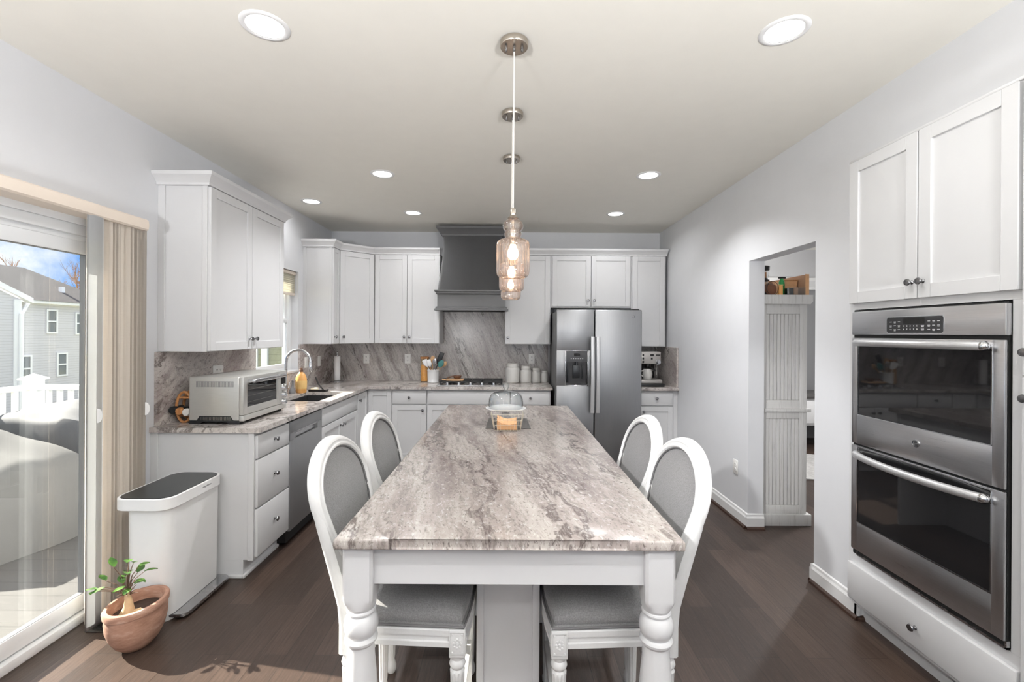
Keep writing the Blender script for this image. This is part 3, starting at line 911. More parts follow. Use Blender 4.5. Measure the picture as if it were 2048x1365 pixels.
# stone counters
SK = (-1.95, -1.60, 3.83, 4.42)
b = B(); zc, zt = ZT, 0.914
fx, fy = -1.50, 4.90
b.box(XL + 0.001, SK[0], 2.742, YB - 0.001, zc, zt); b.box(SK[0], fx, 2.742, SK[2], zc, zt)
b.box(SK[1], fx, SK[2], SK[3], zc, zt); b.box(SK[0], fx, SK[3], YB - 0.001, zc, zt)
b.box(fx, 0.492, fy, YB - 0.001, zc, zt)
bmesh.ops.remove_doubles(b.bm, verts=b.bm.verts[:], dist=1e-5)
tag(obj('countertop', b, 'granite_counter', None, False), 'long L-shaped grey granite counter along the left and back walls', 'countertop', None, (-1.85, 4.2, ZT))
b = B().box(1.436, XR - 0.001, fy, YB - 0.001, zc, zt, 0.003)
tag(obj('countertop', b, 'granite_counter'), 'short granite counter right of the fridge, under the espresso machine', 'countertop', None, (1.65, 5.25, ZT))

# backsplashes
b = B(); x0, x1 = XL + 0.001, XL + 0.02
b.box(x0, x1, 2.78, 3.87, zt, 1.372); b.box(x0, x1, 3.87, 4.69, zt, 1.088); b.box(x0, x1, 4.69, YB - 0.021, zt, 1.372)
tag(obj('backsplash', b, 'granite_side', None, False), 'granite backsplash on the left wall around the sink window', 'backsplash', None, (XL, 4.2, zt))
b = B(); b.box(XL + 0.001, 0.498, YB - 0.02, YB - 0.001, zt, 1.372); b.box(-0.784, -0.03, YB - 0.02, YB - 0.001, 1.372, 1.80)
tag(obj('backsplash', b, 'granite_splash', None, False), 'wide granite backsplash on the back wall behind the cooktop', 'backsplash', None, (-0.8, YB - 0.01, zt))
tag(obj('backsplash', B().box(1.436, XR - 0.022, YB - 0.02, YB - 0.001, zt, 1.354), 'granite_splash', None, False), 'small granite backsplash behind the espresso machine', 'backsplash', None, (1.64, YB - 0.01, zt))
tag(obj('backsplash', B().box(XR - 0.021, XR - 0.001, 4.93, YB - 0.001, zt, 1.354, 0.002), 'granite_side', None, False), 'granite side splash on the right wall beside the espresso machine', 'backsplash', None, (XR - 0.01, 5.25, zt))

# ------------------------------------------------------------------ range hood
def hood():
    cx = -0.407
    t = thing('range_hood', 'dark grey painted range hood with flared front above the cooktop', 'range hood', (cx, 5.3, 1.755))
    yb = YB - 0.001
    def sec(z):
        k = max(0.0, min(1.0, (2.60 - z) / 0.63)) ** 1.8
        return 0.335 + 0.048 * k, 5.20 - 0.125 * k
    rings = []
    for i in range(17):
        z = 2.63 - i * (0.68 / 16)
        hw, yf = sec(z)
        rings.append([(cx - 0.374 if hw > 0.374 else cx - hw, yb, z), (cx - hw if hw < 0.374 else cx - 0.374, min(5.235, yb), z), (cx - hw, 5.235, z), (cx - hw, yf, z),
                      (cx + hw, yf, z), (cx + hw, 5.235, z), (cx + hw if hw < 0.374 else cx + 0.374, 5.235, z), (cx + 0.374 if hw > 0.374 else cx + hw, yb, z)])
    obj('body', B().torus_loop(rings, False), 'hood_grey', t, True, 25)
    for nm, a0, a1 in (('front_panel', -0.95, -0.009), ('front_panel', 0.009, 0.95)):
        def fn(u, v):
            z = 2.628 - v * 0.655
            hw, yf = sec(z)
            s = a0 + (a1 - a0) * u
            return (cx + s * hw, yf - 0.016, z)
        b = B().grid(fn, 1, 20)
        bmesh.ops.solidify(b.bm, geom=b.bm.faces[:], thickness=0.014)
        obj(nm, b, 'hood_grey', t, True, 25)
    def band(name, prof):
        rings = [[(cx - 0.372 if y_ is None else cx - h, 5.236, z), (cx - h, y_, z), (cx + h, y_, z), (cx + h, 5.236, z)] for h, y_, z in prof]
        b = B().torus_loop(rings, False)
        b.fan(rings[0]); b.fan(rings[-1])
        obj(name, b, 'hood_grey', t, True, 25)
    band('apron', [(0.383, 5.075, 1.775), (0.383, 5.075, 1.955)])
    band('upper_rail', [(0.386, 5.07, 1.930), (0.400, 5.055, 1.942), (0.400, 5.055, 1.955), (0.414, 5.04, 1.966), (0.414, 5.04, 1.982), (0.383, 5.075, 1.986)])
    band('lower_rail', [(0.383, 5.075, 1.752), (0.414, 5.04, 1.752), (0.414, 5.04, 1.768), (0.400, 5.055, 1.776), (0.400, 5.055, 1.788), (0.386, 5.07, 1.797)])
    rings = []
    for h, y_, z in [(0.337, 5.197, 2.61), (0.352, 5.182, 2.615), (0.352, 5.182, 2.635), (0.372, 5.16, 2.655), (0.398, 5.13, 2.685), (0.408, 5.12, 2.69), (0.408, 5.12, 2.714), (0.337, 5.197, 2.716)]:
        rings.append([(cx - h, yb, z), (cx - h, y_, z), (cx + h, y_, z), (cx + h, yb, z)])
    obj('crown', B().torus_loop(rings, False).fan(rings[-1]), 'hood_grey', t, True, 25)
    b = B(); b.box(cx - 0.370, cx + 0.370, 5.10, yb - 0.02, 1.760, 1.775); b.box(cx - 0.36, cx - 0.01, 5.13, 5.45, 1.752, 1.762, 0.002); b.box(cx + 0.01, cx + 0.36, 5.13, 5.45, 1.752, 1.762, 0.002)
    obj('filter', b, 'black_iron', t)
    b = B(); b.box(cx - 0.374, cx - 0.345, 5.236, YB - 0.021, 1.376, 1.752); b.box(cx + 0.350, cx + 0.374, 5.236, YB - 0.021, 1.376, 1.752)
hood()

# ------------------------------------------------------------------ fridge
def fridge():
    t = thing('fridge', 'stainless side-by-side fridge with water dispenser on the back wall', 'fridge', (0.97, 5.2, 0))
    x0, x1, yf = 0.518, 1.426, 4.79
    obj('body', B().box(x0, x1, 4.87, YB - 0.02, 0.02, 1.735, 0.006), 'hood_grey', t)
    hx0, hx1, hz0, hz1 = 0.622, 0.848, 0.955, 1.315
    b = B(); xa, xb = x0 + 0.003, 0.917
    b.box(xa, xb, yf, 4.866, hz1, 1.755, 0.008); b.box(xa, xb, yf, 4.866, 0.07, hz0, 0.008)
    b.box(xa, hx0, yf, 4.866, hz0 - 0.01, hz1 + 0.01, 0.004); b.box(hx1, xb, yf, 4.866, hz0 - 0.01, hz1 + 0.01, 0.004)
    d1 = obj('freezer_door', b, 'steel_fridge', t)
    d2 = obj('fridge_door', B().box(0.926, x1 - 0.002, yf, 4.866, 0.07, 1.755, 0.010, 3), 'steel_fridge', t)
    obj('hinge_cover', B().box(x0 + 0.02, x0 + 0.10, 4.83, 4.95, 1.735, 1.768, 0.006), 'dark_gap', t)
    obj('hinge_cover', B().box(x1 - 0.10, x1 - 0.02, 4.83, 4.95, 1.735, 1.768, 0.006), 'dark_gap', t)
    obj('kick_grille', B().box(x0 + 0.01, x1 - 0.01, 4.83, 4.86, 0.0, 0.065), 'dark_gap', t)
    for d, xa_ in ((d1, 0.893), (d2, 0.951)):
        def fn(u, v):
            z = 0.67 + 0.80 * u
            bow = 0.018 * math.sin(PI * u)
            a = 2 * PI * v
            return (xa_ + 0.020 * math.copysign(abs(math.cos(a)) ** 0.5, math.cos(a)), yf - 0.048 - bow + 0.010 * math.copysign(abs(math.sin(a)) ** 0.6, math.sin(a)), z)
        b = B().grid(fn, 24, 16)
        for z in (0.69, 1.45):
            b.box(xa_ - 0.012, xa_ + 0.012, yf - 0.05, yf + 0.002, z - 0.02, z + 0.02, 0.003)
        obj('handle', b, 'handle_steel', d)
    b = B(); w = 0.010
    b.box(hx0 - w, hx1 + w, yf - 0.006, yf + 0.004, hz1, hz1 + w, 0.003); b.box(hx0 - w, hx1 + w, yf - 0.006, yf + 0.004, hz0 - w, hz0, 0.003)
    b.box(hx0 - w, hx0, yf - 0.006, yf + 0.004, hz0, hz1, 0.003); b.box(hx1, hx1 + w, yf - 0.006, yf + 0.004, hz0, hz1, 0.003)
    dp = obj('dispenser', b, 'chrome', d1)
    b = B(); b.box(hx0, hx1, yf + 0.055, yf + 0.06, hz0, hz1); b.box(hx0, hx1, yf + 0.002, yf + 0.055, hz0, hz0 + 0.012)
    b.box(hx0, hx1, yf + 0.0, yf + 0.055, hz1 - 0.115, hz1)
    obj('dispenser_recess', b, 'panel_black', d1)
    xm = (hx0 + hx1) / 2
    b = B(); b.box(xm - 0.032, xm + 0.032, yf - 0.001, yf + 0.002, hz1 - 0.052, hz1 - 0.024)
    obj('dispenser_display', b, 'dark_gap', d1)
    b = B()
    for i in range(6):
        b.box(hx0 + 0.05 + i * 0.024, hx0 + 0.06 + i * 0.024, yf - 0.001, yf + 0.001, hz1 - 0.082, hz1 - 0.077)
    obj('dispenser_buttons', b, 'sign_white', d1)
    b = B(); b.box(xm - 0.034, xm + 0.034, yf + 0.03, yf + 0.045, hz0 + 0.07, hz1 - 0.15, 0.004); b.cyl((xm, yf + 0.028, hz1 - 0.15), (xm, yf + 0.028, hz1 - 0.11), 0.014)
    b.box(hx0 + 0.015, hx0 + 0.03, yf + 0.03, yf + 0.05, hz0 + 0.02, hz1 - 0.13, 0.003); b.box(hx1 - 0.05, hx1 - 0.043, yf + 0.028, yf + 0.05, hz0 + 0.06, hz1 - 0.14, 0.002)
    obj('dispenser_paddle', b, 'dark_lid', d1)
    lx, lz = (1266.5 - 1015) * 4.79 / 905, 1.5 + 34.5 * 4.79 / 905
    em = obj('emblem', B().lathe([(0, 0), (0.0165, 0), (0.0165, 0.002), (0.0, 0.0022)], (lx, yf, lz), (0, -1, 0), 28), 'chrome', d2)
    b = B().tube([(lx + 0.0135 * math.cos(a), yf - 0.0026, lz + 0.0135 * math.sin(a)) for a in [2 * PI * i / 28 for i in range(28)]], 0.0012, 6, True)
    obj('emblem_ring', b, 'dark_gap', d2)
    text('emblem_lettering', 'GE', 0.017, facing((lx, yf - 0.0026, lz), (1, 0, 0), (0, 0, 1)), 'dark_gap', d2, shear=0.3)
fridge()

# ------------------------------------------------------------------ oven tower and pantry
def tower():
    t = thing('oven_cabinet', 'tall white cabinet built around the double wall oven', 'cabinet', (2.1, 1.99, 0))
    y0, y1 = 1.586, 2.398
    b = B(); xa, xb = 1.816, 2.42
    b.box(xa, xb, y0, y1, 1.632, 2.41, 0.001, 1); b.box(xa, xb, y0, y1, 0.105, 0.365, 0.001, 1)
    b.box(xa, xb, y0, 1.626, 0.365, 1.632); b.box(xa, xb, 2.368, y1, 0.365, 1.632)
    obj('carcass', b, 'cabinet_white', t)
    obj('toe_kick', B().box(1.885, xb, y0, y1, 0, 0.105), 'cabinet_white', t)
    shaker(t, FR, 1.592, 1.984, 1.664, 2.402, (1.958, 1.737), w=0.058); shaker(t, FR, 1.987, 2.384, 1.664, 2.402, (2.011, 1.737), w=0.058)
    slab(t, FR, 1.592, 2.384, 0.128, 0.318, (1.985, 0.218))
    b = B().box(1.806, 1.817, y0, y1, 2.405, 2.418, 0.002)
    obj('top_moulding', b, 'cabinet_white', t)
    t = thing('pantry_cabinet', 'tall white pantry cabinet at the right edge, nearest the camera', 'cabinet', (2.1, 1.17, 0))
    b = B().box(1.816, 2.42, 0.76, 1.584, 0.105, 2.41, 0.001, 1)
    obj('carcass', b, 'cabinet_white', t)
    obj('toe_kick', B().box(1.885, 2.42, 0.76, 1.582, 0, 0.105), 'cabinet_white', t)
    shaker(t, FR, 0.77, 1.581, 1.362, 2.402, (1.557, 1.445), w=0.058); shaker(t, FR, 0.77, 1.581, 0.128, 1.358, (1.557, 1.285), w=0.058)
tower()

def oven():
    t = thing('double_wall_oven', 'stainless double wall oven built into the tall white cabinet', 'oven', (1.9, 1.987, 0.37))
    y0, y1 = 1.628, 2.358
    obj('chassis', B().box(1.806, 2.40, y0 + 0.003, y1 - 0.002, 0.372, 1.628), 'dark_gap', t)
    fr = Frame((1.806, 0), (0, 1), (-1, 0))
    pn = obj('control_panel', B().ub(fr, y0 + 0.0, y1, -0.02, 0.012, 1.503, 1.621, 0.004), 'steel_oven', t)
    # rounded black keypad
    def rr(u0, u1, z0, z1, r, d, k=6):
        pts = []
        for cu, cz, a0 in ((u1 - r, z1 - r, 0), (u0 + r, z1 - r, 90), (u0 + r, z0 + r, 180), (u1 - r, z0 + r, 270)):
            for i in range(k + 1):
                a = math.radians(a0 + 90 * i / k)
                pts.append(fr.p(cu + r * math.cos(a), d, cz + r * math.sin(a)))
        return pts
    k0, k1, kz0, kz1 = 1.862, 2.138, 1.512, 1.584
    obj('keypad_bezel', B().prism(rr(k0 - 0.003, k1 + 0.003, kz0 - 0.003, kz1 + 0.003, 0.013, 0.011), (-0.002, 0, 0)), 'chrome', pn)
    obj('keypad', B().prism(rr(k0, k1, kz0, kz1, 0.011, 0.0125), (-0.0015, 0, 0)), 'panel_black', pn)
    obj('display', B().ub(fr, 1.945, 2.05, 0.0135, 0.0145, 1.553, 1.579), 'dark_gap', pn)
    X_ = 1.806 - 0.0142
    def place(u, z): return facing((X_, u, z), (0, -1, 0), (0, 0, 1))
    for row, z in (('1 2 3 4 5', 1.543), ('6 7 8 9 0', 1.528)):
        for i, ch in enumerate(row.split()):
            text('key_digit', ch, 0.009, place(2.047 - i * 0.0165, z), 'sign_white', pn)
    b = B()
    for (c0, n_) in ((2.116, 3), (1.925, 3)):
        for i in range(3):
            for j in range(3):
                u = c0 - i * 0.022; z = 1.562 - j * 0.018
                b.ub(fr, u - 0.006, u + 0.006, 0.0138, 0.0144, z, z + 0.0022)
                if (i + j) % 2: b.ub(fr, u - 0.005, u + 0.005, 0.0138, 0.0144, z - 0.0045, z - 0.0028)
    for z in (1.543, 1.528):
        b.ub(fr, 1.947, 1.961, 0.0138, 0.0144, z, z + 0.0022); b.ub(fr, 1.948, 1.960, 0.0138, 0.0144, z - 0.0045, z - 0.0025)
    obj('key_legends', b, 'sign_white', pn)
    for nm, z0, z1, g0, g1, hz in (('upper_door', 0.945, 1.487, 1.095, 1.468, 1.463), ('lower_door', 0.398, 0.936, 0.547, 0.926, 0.893)):
        b = B(); ya, yb = y0 + 0.004, y1
        ga, gb = 1.676, 2.318
        b.ub(fr, ya, ga, 0.0, 0.011, z0, z1, 0.003); b.ub(fr, gb, yb, 0.0, 0.011, z0, z1, 0.003)
        b.ub(fr, ga - 0.003, gb + 0.003, 0.0, 0.011, z0, g0, 0.003); b.ub(fr, ga - 0.003, gb + 0.003, 0.0, 0.011, g1, z1, 0.003)
        d = obj(nm, b, 'steel_oven', t)
        obj('door_liner', B().ub(fr, ya + 0.002, yb, -0.03, 0.0, z0 + 0.004, z1 - 0.004), 'dark_gap', d)
        obj('window', B().ub(fr, ga - 0.004, gb + 0.004, 0.002, 0.0085, g0 - 0.004, g1 + 0.004), 'oven_glass', d, False)
        e = B()
        w = 0.002
        e.ub(fr, ga - w, gb + w, 0.008, 0.0122, g0 - w, g0 + w); e.ub(fr, ga - w, ga + w, 0.008, 0.0122, g0, g1); e.ub(fr, gb - w, gb + w, 0.008, 0.0122, g0, g1)
        obj('window_trim', e, 'chrome', d)
        N = 26; pts = []
        for i in range(N + 1):
            s = i / N
            pts.append(fr.p(1.690 + 0.622 * s, 0.024 + 0.050 * (1 - (2 * s - 1) ** 2) ** 0.8, hz))
        h = B().tube(pts, 0.0175, 14)
        h.lathe([(0, -0.004), (0.014, -0.002), (0.0165, 0.004), (0.0165, 0.014), (0.013, 0.018), (0, 0.02)], fr.p(1.692, 0.012, hz), (-1, 0, 0), 18)
        h.lathe([(0, -0.004), (0.014, -0.002), (0.0165, 0.004), (0.0165, 0.014), (0.013, 0.018), (0, 0.02)], fr.p(2.310, 0.012, hz), (-1, 0, 0), 18)
        hd = obj('handle', h, 'handle_steel', d)
        obj('handle_end_cap', B().lathe([(0, -0.018), (0.010, -0.014), (0.0185, -0.002), (0.0188, 0.006), (0, 0.007)], fr.p(1.688, 0.026, hz), (0, 1, 0), 18), 'chrome', hd)
        if nm == 'upper_door':
            eu, ez = 1.985, 1.027
            obj('emblem', B().lathe([(0, 0), (0.017, 0), (0.017, 0.003), (0, 0.0035)], fr.p(eu, 0.011, ez), fr.n, 28), 'chrome', d)
            c0 = fr.p(eu, 0.0148, ez)
            obj('emblem_ring', B().tube([c0 + Vector((0, 0.014 * math.cos(a), 0.014 * math.sin(a))) for a in [2 * PI * i / 28 for i in range(28)]], 0.0012, 6, True), 'dark_nickel', d)
            text('emblem_lettering', 'GE', 0.017, facing(c0, (0, -1, 0), (0, 0, 1)), 'dark_nickel', d, shear=0.3)
    b = B(); b.ub(fr, y0 + 0.0, y1 - 0.03, -0.01, 0.004, 0.370, 0.378); b.ub(fr, y1 - 0.036, y1 - 0.03, -0.01, 0.004, 0.37, 0.40); b.ub(fr, y0, y0 + 0.006, -0.01, 0.004, 0.37, 0.40)
    obj('vent_trim', b, 'steel_plain', t)
oven()

# ------------------------------------------------------------------ island
def island():
    cx = 0.0085
    t = thing('kitchen_island', 'long white kitchen island with grey granite top and turned corner legs', 'kitchen island', (cx, 2.48, 0))
    ya, yb = 1.290, 3.678
    hw = 0.4855; e = 0.012; L = 0.157
    pts = [(-hw, yb), (hw, yb)]
    pts += [(hw, ya + L), (hw + e, ya + L - 0.004), (hw + e, ya - e), (hw + e - L, ya - e), (hw + e - L - 0.004, ya)]
    pts += [(-(hw + e - L - 0.004), ya), (-(hw + e - L), ya - e), (-(hw + e), ya - e), (-(hw + e), ya + L - 0.004), (-hw, ya + L)]
    b = B().prism([(cx + x, y, 0.884) for x, y in pts], (0, 0, 0.030))
    es = [q for q in b.bm.edges if abs(q.verts[0].co.z - q.verts[1].co.z) < 1e-6]
    bmesh.ops.bevel(b.bm, geom=es, offset=0.006, segments=3, profile=0.5, affect='EDGES')
    obj('stone_top', b, 'granite_top', t, True, 50)
    # legs: square block, lamb's tongue, turned baluster
    for s in (-1, 1):
        lx, ly, h = cx + s * 0.438, 1.345, 0.0435
        b = B()
        rings = []
        for z, k in ((0.8835, 1), (0.728, 1)):
            rings.append([(lx - h * k, ly - h * k, z), (lx + h * k, ly - h * k, z), (lx + h * k, ly + h * k, z), (lx - h * k, ly + h * k, z)])
        # square block whose faces end in a round arc: subdivided square to circle
        N = 32
        def sq(a, r):
            c_, s_ = math.cos(a), math.sin(a); m = max(abs(c_), abs(s_))
            return r * c_ / m, r * s_ / m
        prof = []
        loops = []
        for z, rr, f in ((0.8835, h, 0.0), (0.728, h, 0.0), (0.722, h, 0.06), (0.712, h, 0.35), (0.702, h, 0.75), (0.694, h * 0.98, 1.0)):
            lp = []
            for i in range(N):
                a = 2 * PI * (i + 0.5) / N
                x1_, y1_ = sq(a, rr); x2_, y2_ = rr * math.cos(a), rr * math.sin(a)
                lp.append((lx + x1_ * (1 - f) + x2_ * f, ly + y1_ * (1 - f) + y2_ * f, z))
            loops.append(lp)
        b.torus_loop(loops, False); b.fan(loops[0])
        P = [(0.0425, 0.694), (0.040, 0.690), (0.0385, 0.686), (0.041, 0.684), (0.0425, 0.680), (0.0415, 0.675), (0.037, 0.672), (0.041, 0.668),
             (0.047, 0.655), (0.0495, 0.642), (0.049, 0.628), (0.045, 0.616), (0.040, 0.609), (0.0395, 0.606), (0.045, 0.603), (0.048, 0.597), (0.0465, 0.590), (0.041, 0.584), (0.0385, 0.580),
             (0.0385, 0.572), (0.0405, 0.54), (0.045, 0.49), (0.0495, 0.43), (0.0515, 0.37), (0.050, 0.30), (0.043, 0.22), (0.034, 0.16), (0.030, 0.13), (0.037, 0.122), (0.040, 0.112), (0.036, 0.102), (0.030, 0.096), (0.040, 0.08), (0.043, 0.06), (0.038, 0.03), (0.028, 0.008), (0.026, 0.0), (0, 0.0)]
        b.lathe(P, (lx, ly, 0), (0, 0, 1), 32)
        obj('leg', b, 'cabinet_white', t, True, 30)
    x0, x1 = cx - 0.438 + 0.0435, cx + 0.438 - 0.0435
    obj('end_apron', B().box(x0 - 0.001, x1 + 0.001, 1.325, 1.347, 0.763, 0.8835, 0.001, 1), 'cabinet_white', t)
    for s in (-1, 1):
        xa = cx + s * 0.438
        obj('side_apron', B().box(xa - 0.011 + s * 0.02, xa + 0.011 + s * 0.02, 1.389, 3.62, 0.763, 0.8835, 0.001, 1), 'cabinet_white', t)
    # narrow base cabinet down the middle
    hb = 0.113; y0 = 1.62
    b = B().box(cx - hb + 0.006, cx + hb - 0.006, y0 + 0.012, 3.60, 0.0, 0.8835)
    obj('base', b, 'cabinet_white', t)
    b = B()
    b.box(cx - hb, cx - hb + 0.026, y0, y0 + 0.03, 0.0, 0.8835, 0.004, 3); b.box(cx + hb - 0.026, cx + hb, y0, y0 + 0.03, 0.0, 0.8835, 0.004, 3)
    b.box(cx - hb + 0.026, cx + hb - 0.026, y0 + 0.004, y0 + 0.02, 0.0, 0.08); b.box(cx - hb + 0.026, cx + hb - 0.026, y0 + 0.004, y0 + 0.02, 0.82, 0.8835)
    obj('end_panel', b, 'cabinet_white', t)
    b = B().box(cx - 0.47, cx + 0.47, 3.585, 3.605, 0.0, 0.8835)
    obj('far_end_panel', b, 'cabinet_white', t)
island()

# ------------------------------------------------------------------ bar chairs
def chair_proto(label):
    t = thing('bar_chair', label, 'chair', (0, 0, 0), 'bar chairs at the island')
    hwid, xr, xf = 0.222, -0.185, 0.185
    tilt = 0.255
    def lean(z):
        return xr - max(0.0, z - 0.60) * tilt - 0.06 * max(0.0, z - 0.60) ** 2
    # oval back frame
    N = 72
    def loop(a, zt_, zb_, zc_, taper, dx):
        out = []
        for i in range(N):
            q = 2 * PI * i / N
            c_, s_ = math.cos(q), math.sin(q)
            if s_ >= 0: y = a * c_; z = zc_ + (zt_ - zc_) * s_
            else:
                cc = math.copysign(abs(c_) ** 0.70, c_)
                y = a * cc * (1 - taper * abs(s_)); z = zc_ - (zc_ - zb_) * abs(s_)
            out.append((y, z, dx))
        return out
    def put(lp): return [(lean(z) + dx, y, z) for y, z, dx in lp]
    O = (0.240, 1.112, 0.650, 0.935, 0.06); I = (0.202, 1.073, 0.695, 0.935, 0.09)
    def mixp(k): return [o_ + (i_ - o_) * k for o_, i_ in zip(O, I)]
    rings = []
    for k, dx in ((1.0, -0.012), (1.0, 0.010), (0.93, 0.019), (0.80, 0.024), (0.66, 0.0245), (0.58, 0.018), (0.50, 0.016), (0.42, 0.018), (0.34, 0.0215), (0.18, 0.020), (0.05, 0.012), (0.0, 0.004), (0.0, -0.004), (0.03, -0.012), (0.10, -0.016), (0.5, -0.020), (0.9, -0.018)):
        rings.append(put(loop(*mixp(k), dx)))
    obj('back_frame', B().torus_loop(rings), 'chair_paint', t, True, 40)
    # back upholstery, front and rear
    b = B()
    inner = loop(I[0] + 0.003, I[1] + 0.003, I[2] - 0.003, I[3], I[4], 0.0)
    for sgn in (1, -1):
        rg = []
        for k in (1.0, 0.97, 0.9, 0.75, 0.5, 0.25, 0.02):
            rg.append([(lean(zz) + sgn * (0.007 + 0.016 * (1 - k ** 3)), y * k, zz) for y, z, d in inner for zz in [0.91 + (z - 0.91) * k]])
        b.torus_loop(rg, False); b.fan(rg[-1])
    obj('back_cushion', b, 'fabric_grey', t, True, 60)
    b = B()
    b.tube([(lean(z) + 0.013, y * 0.985, 0.91 + (z - 0.91) * 0.985) for y, z, d in inner], 0.0042, 8, True)
    obj('back_piping', b, 'piping_grey', t)
    # seat frame with bowed front rail
    def seat_loop(k, z, inset=0.0):
        pts = []
        a = hwid + 0.012 - inset; f_ = xf + 0.012 - inset; r_ = xr - 0.012 + inset
        for i in range(13):
            s = -1 + 2 * i / 12; pts.append((f_ + 0.020 * k * (1 - s * s), a * s, z))
        for i in range(1, 9):
            s = i / 9; pts.append((f_ + (r_ - f_) * s, a - 0.022 * s, z))
        for i in range(7):
            s = 1 - 2 * i / 6; pts.append((r_, (a - 0.022) * s, z))
        for i in range(1, 9):
            s = i / 9; pts.append((r_ + (f_ - r_) * s, -(a - 0.022) - 0.022 * s, z))
        return pts
    rg = [seat_loop(1, z, i_) for z, i_ in ((0.492, 0.008), (0.497, 0.0), (0.512, 0.0), (0.515, 0.005), (0.530, 0.005), (0.533, 0.0), (0.550, 0.0), (0.556, 0.006))]
    obj('seat_frame', B().torus_loop(rg, False).fan(rg[0]).fan(rg[-1]), 'chair_paint', t, True, 30)
    rg = [seat_loop(1, z, i_) for z, i_ in ((0.556, 0.010), (0.559, 0.004), (0.563, 0.004), (0.567, 0.012), (0.580, 0.007), (0.598, 0.010), (0.612, 0.026), (0.622, 0.052), (0.630, 0.10), (0.633, 0.155))]
    obj('seat_cushion', B().torus_loop(rg, False).fan(rg[-1]), 'fabric_grey', t, True, 60)
    rp = seat_loop(1, 0.5615, 0.0025)
    obj('seat_piping', B().tube(rp, 0.0042, 8, True), 'piping_grey', t)
    # legs
    TURN = [(0.0, 0.0), (0.016, 0.0), (0.021, 0.012), (0.0215, 0.03), (0.017, 0.045), (0.0145, 0.055), (0.0165, 0.075), (0.0235, 0.40), (0.0245, 0.415), (0.019, 0.422), (0.024, 0.428), (0.0265, 0.436), (0.024, 0.446), (0.020, 0.452), (0.022, 0.458), (0.022, 0.47)]
    for s in (-1, 1):
        y = s * (hwid - 0.012)
        b = B().lathe(TURN, (xf - 0.012, y, 0), (0, 0, 1), 40, 10, 0.0035, (6, 7))
        b.box(xf - 0.037, xf + 0.015, y - 0.026, y + 0.026, 0.466, 0.5555, 0.003)
        lg = obj('leg', b, 'chair_paint', t, True, 50)
        for nx, ny in ((1, 0), (0, s)):
            c0 = Vector((xf - 0.011 + (0.026 if nx else 0), y + (0.026 * s if ny else 0), 0.512)); nn = Vector((nx, ny, 0)); uu = Vector((-ny, nx, 0))
            b = B().lathe([(0, 0.0035), (0.004, 0.003), (0.006, 0.0005)], c0, nn, 12)
            for i in range(8):
                a = 2 * PI * i / 8
                b.lathe([(0, 0.003), (0.0036, 0.0015), (0.0042, 0.0)], c0 + uu * (0.011 * math.cos(a)) + Vector((0, 0, 0.014 * math.sin(a))), nn, 8)
            for a_, c_ in ((-1, -1), (-1, 1), (1, -1), (1, 1)):
                b.lathe([(0, 0.0025), (0.003, 0.0015), (0.0036, 0.0)], c0 + uu * (0.016 * a_) + Vector((0, 0, 0.028 * c_)), nn, 8)
            q = [c0 + uu * x + Vector((0, 0, z)) + nn * 0.0005 for x, z in ((-0.021, -0.034), (0.021, -0.034), (0.021, 0.034), (-0.021, 0.034))]
            b.tube(q, 0.0013, 6, True)
            obj('rosette', b, 'chair_paint', lg)
        y2 = s * (hwid - 0.020)
        b = B().lathe(TURN, (xr + 0.008, y2, 0), (0, 0, 1), 40, 10, 0.0035, (6, 7))
        # block and stile running up into the oval
        secs = []
        for z, w, d in ((0.466, 0.022, 0.023), (0.56, 0.023, 0.023), (0.62, 0.024, 0.022), (0.70, 0.027, 0.020), (0.78, 0.028, 0.019), (0.88, 0.024, 0.017), (0.93, 0.016, 0.012)):
            yo = s * (hwid + 0.002 + 0.016 * max(0, min(1, (z - 0.56) / 0.36)))
            secs.append([(lean(z) - d, yo - s * 2 * w, z), (lean(z) + d, yo - s * 2 * w, z), (lean(z) + d, yo - s * 0.006, z), (lean(z) + d - 0.008, yo, z), (lean(z) - d + 0.008, yo, z), (lean(z) - d, yo - s * 0.006, z)])
        b.torus_loop(secs, False).fan(secs[0]).fan(secs[-1])
        obj('leg', b, 'chair_paint', t, True, 40)
    # footrest stretchers
    z = 0.20
    for s in (-1, 1):
        obj('stretcher', B().box(xr + 0.02, xf - 0.024, s * (hwid - 0.016) - 0.013, s * (hwid - 0.016) + 0.013, 0.30, 0.335, 0.004), 'chair_paint', t)
    obj('stretcher', B().box(xf - 0.024, xf + 0.002, -hwid + 0.02, hwid - 0.02, z, z + 0.035, 0.004), 'chair_paint', t)
    obj('stretcher', B().box(xr - 0.004, xr + 0.018, -hwid + 0.03, hwid - 0.03, 0.30, 0.335, 0.004), 'chair_paint', t)
    return t
def kids(o): return [c for c in COL.objects if c.parent is o]
def copy_tree(o, label=None):
    c = o.copy(); COL.objects.link(c)
    if label: c['label'] = label
    for ch in kids(o):
        d = ch.copy(); COL.objects.link(d); d.parent = c
        for g in kids(ch):
            e = g.copy(); COL.objects.link(e); e.parent = d
    return c
def put(o, x, y, rz=0.0, z=0.0):
    o.location = (x, y, z); o.rotation_euler = (0, 0, rz)
    return o
c1 = chair_proto('white oval-back grey bar chair on the left of the island, nearest the camera')
c2 = copy_tree(c1, 'oval-back grey bar chair left of the island, the farther one toward the sink')
c3 = copy_tree(c1, 'white oval-back grey bar chair on the right of the island, nearest the camera')
c4 = copy_tree(c1, 'oval-back grey bar chair right of the island, the farther one toward the fridge')
put(c1, -0.328, 1.672); put(c2, -0.328, 2.205); put(c3, 0.345, 1.668, PI); put(c4, 0.352, 2.15, PI)

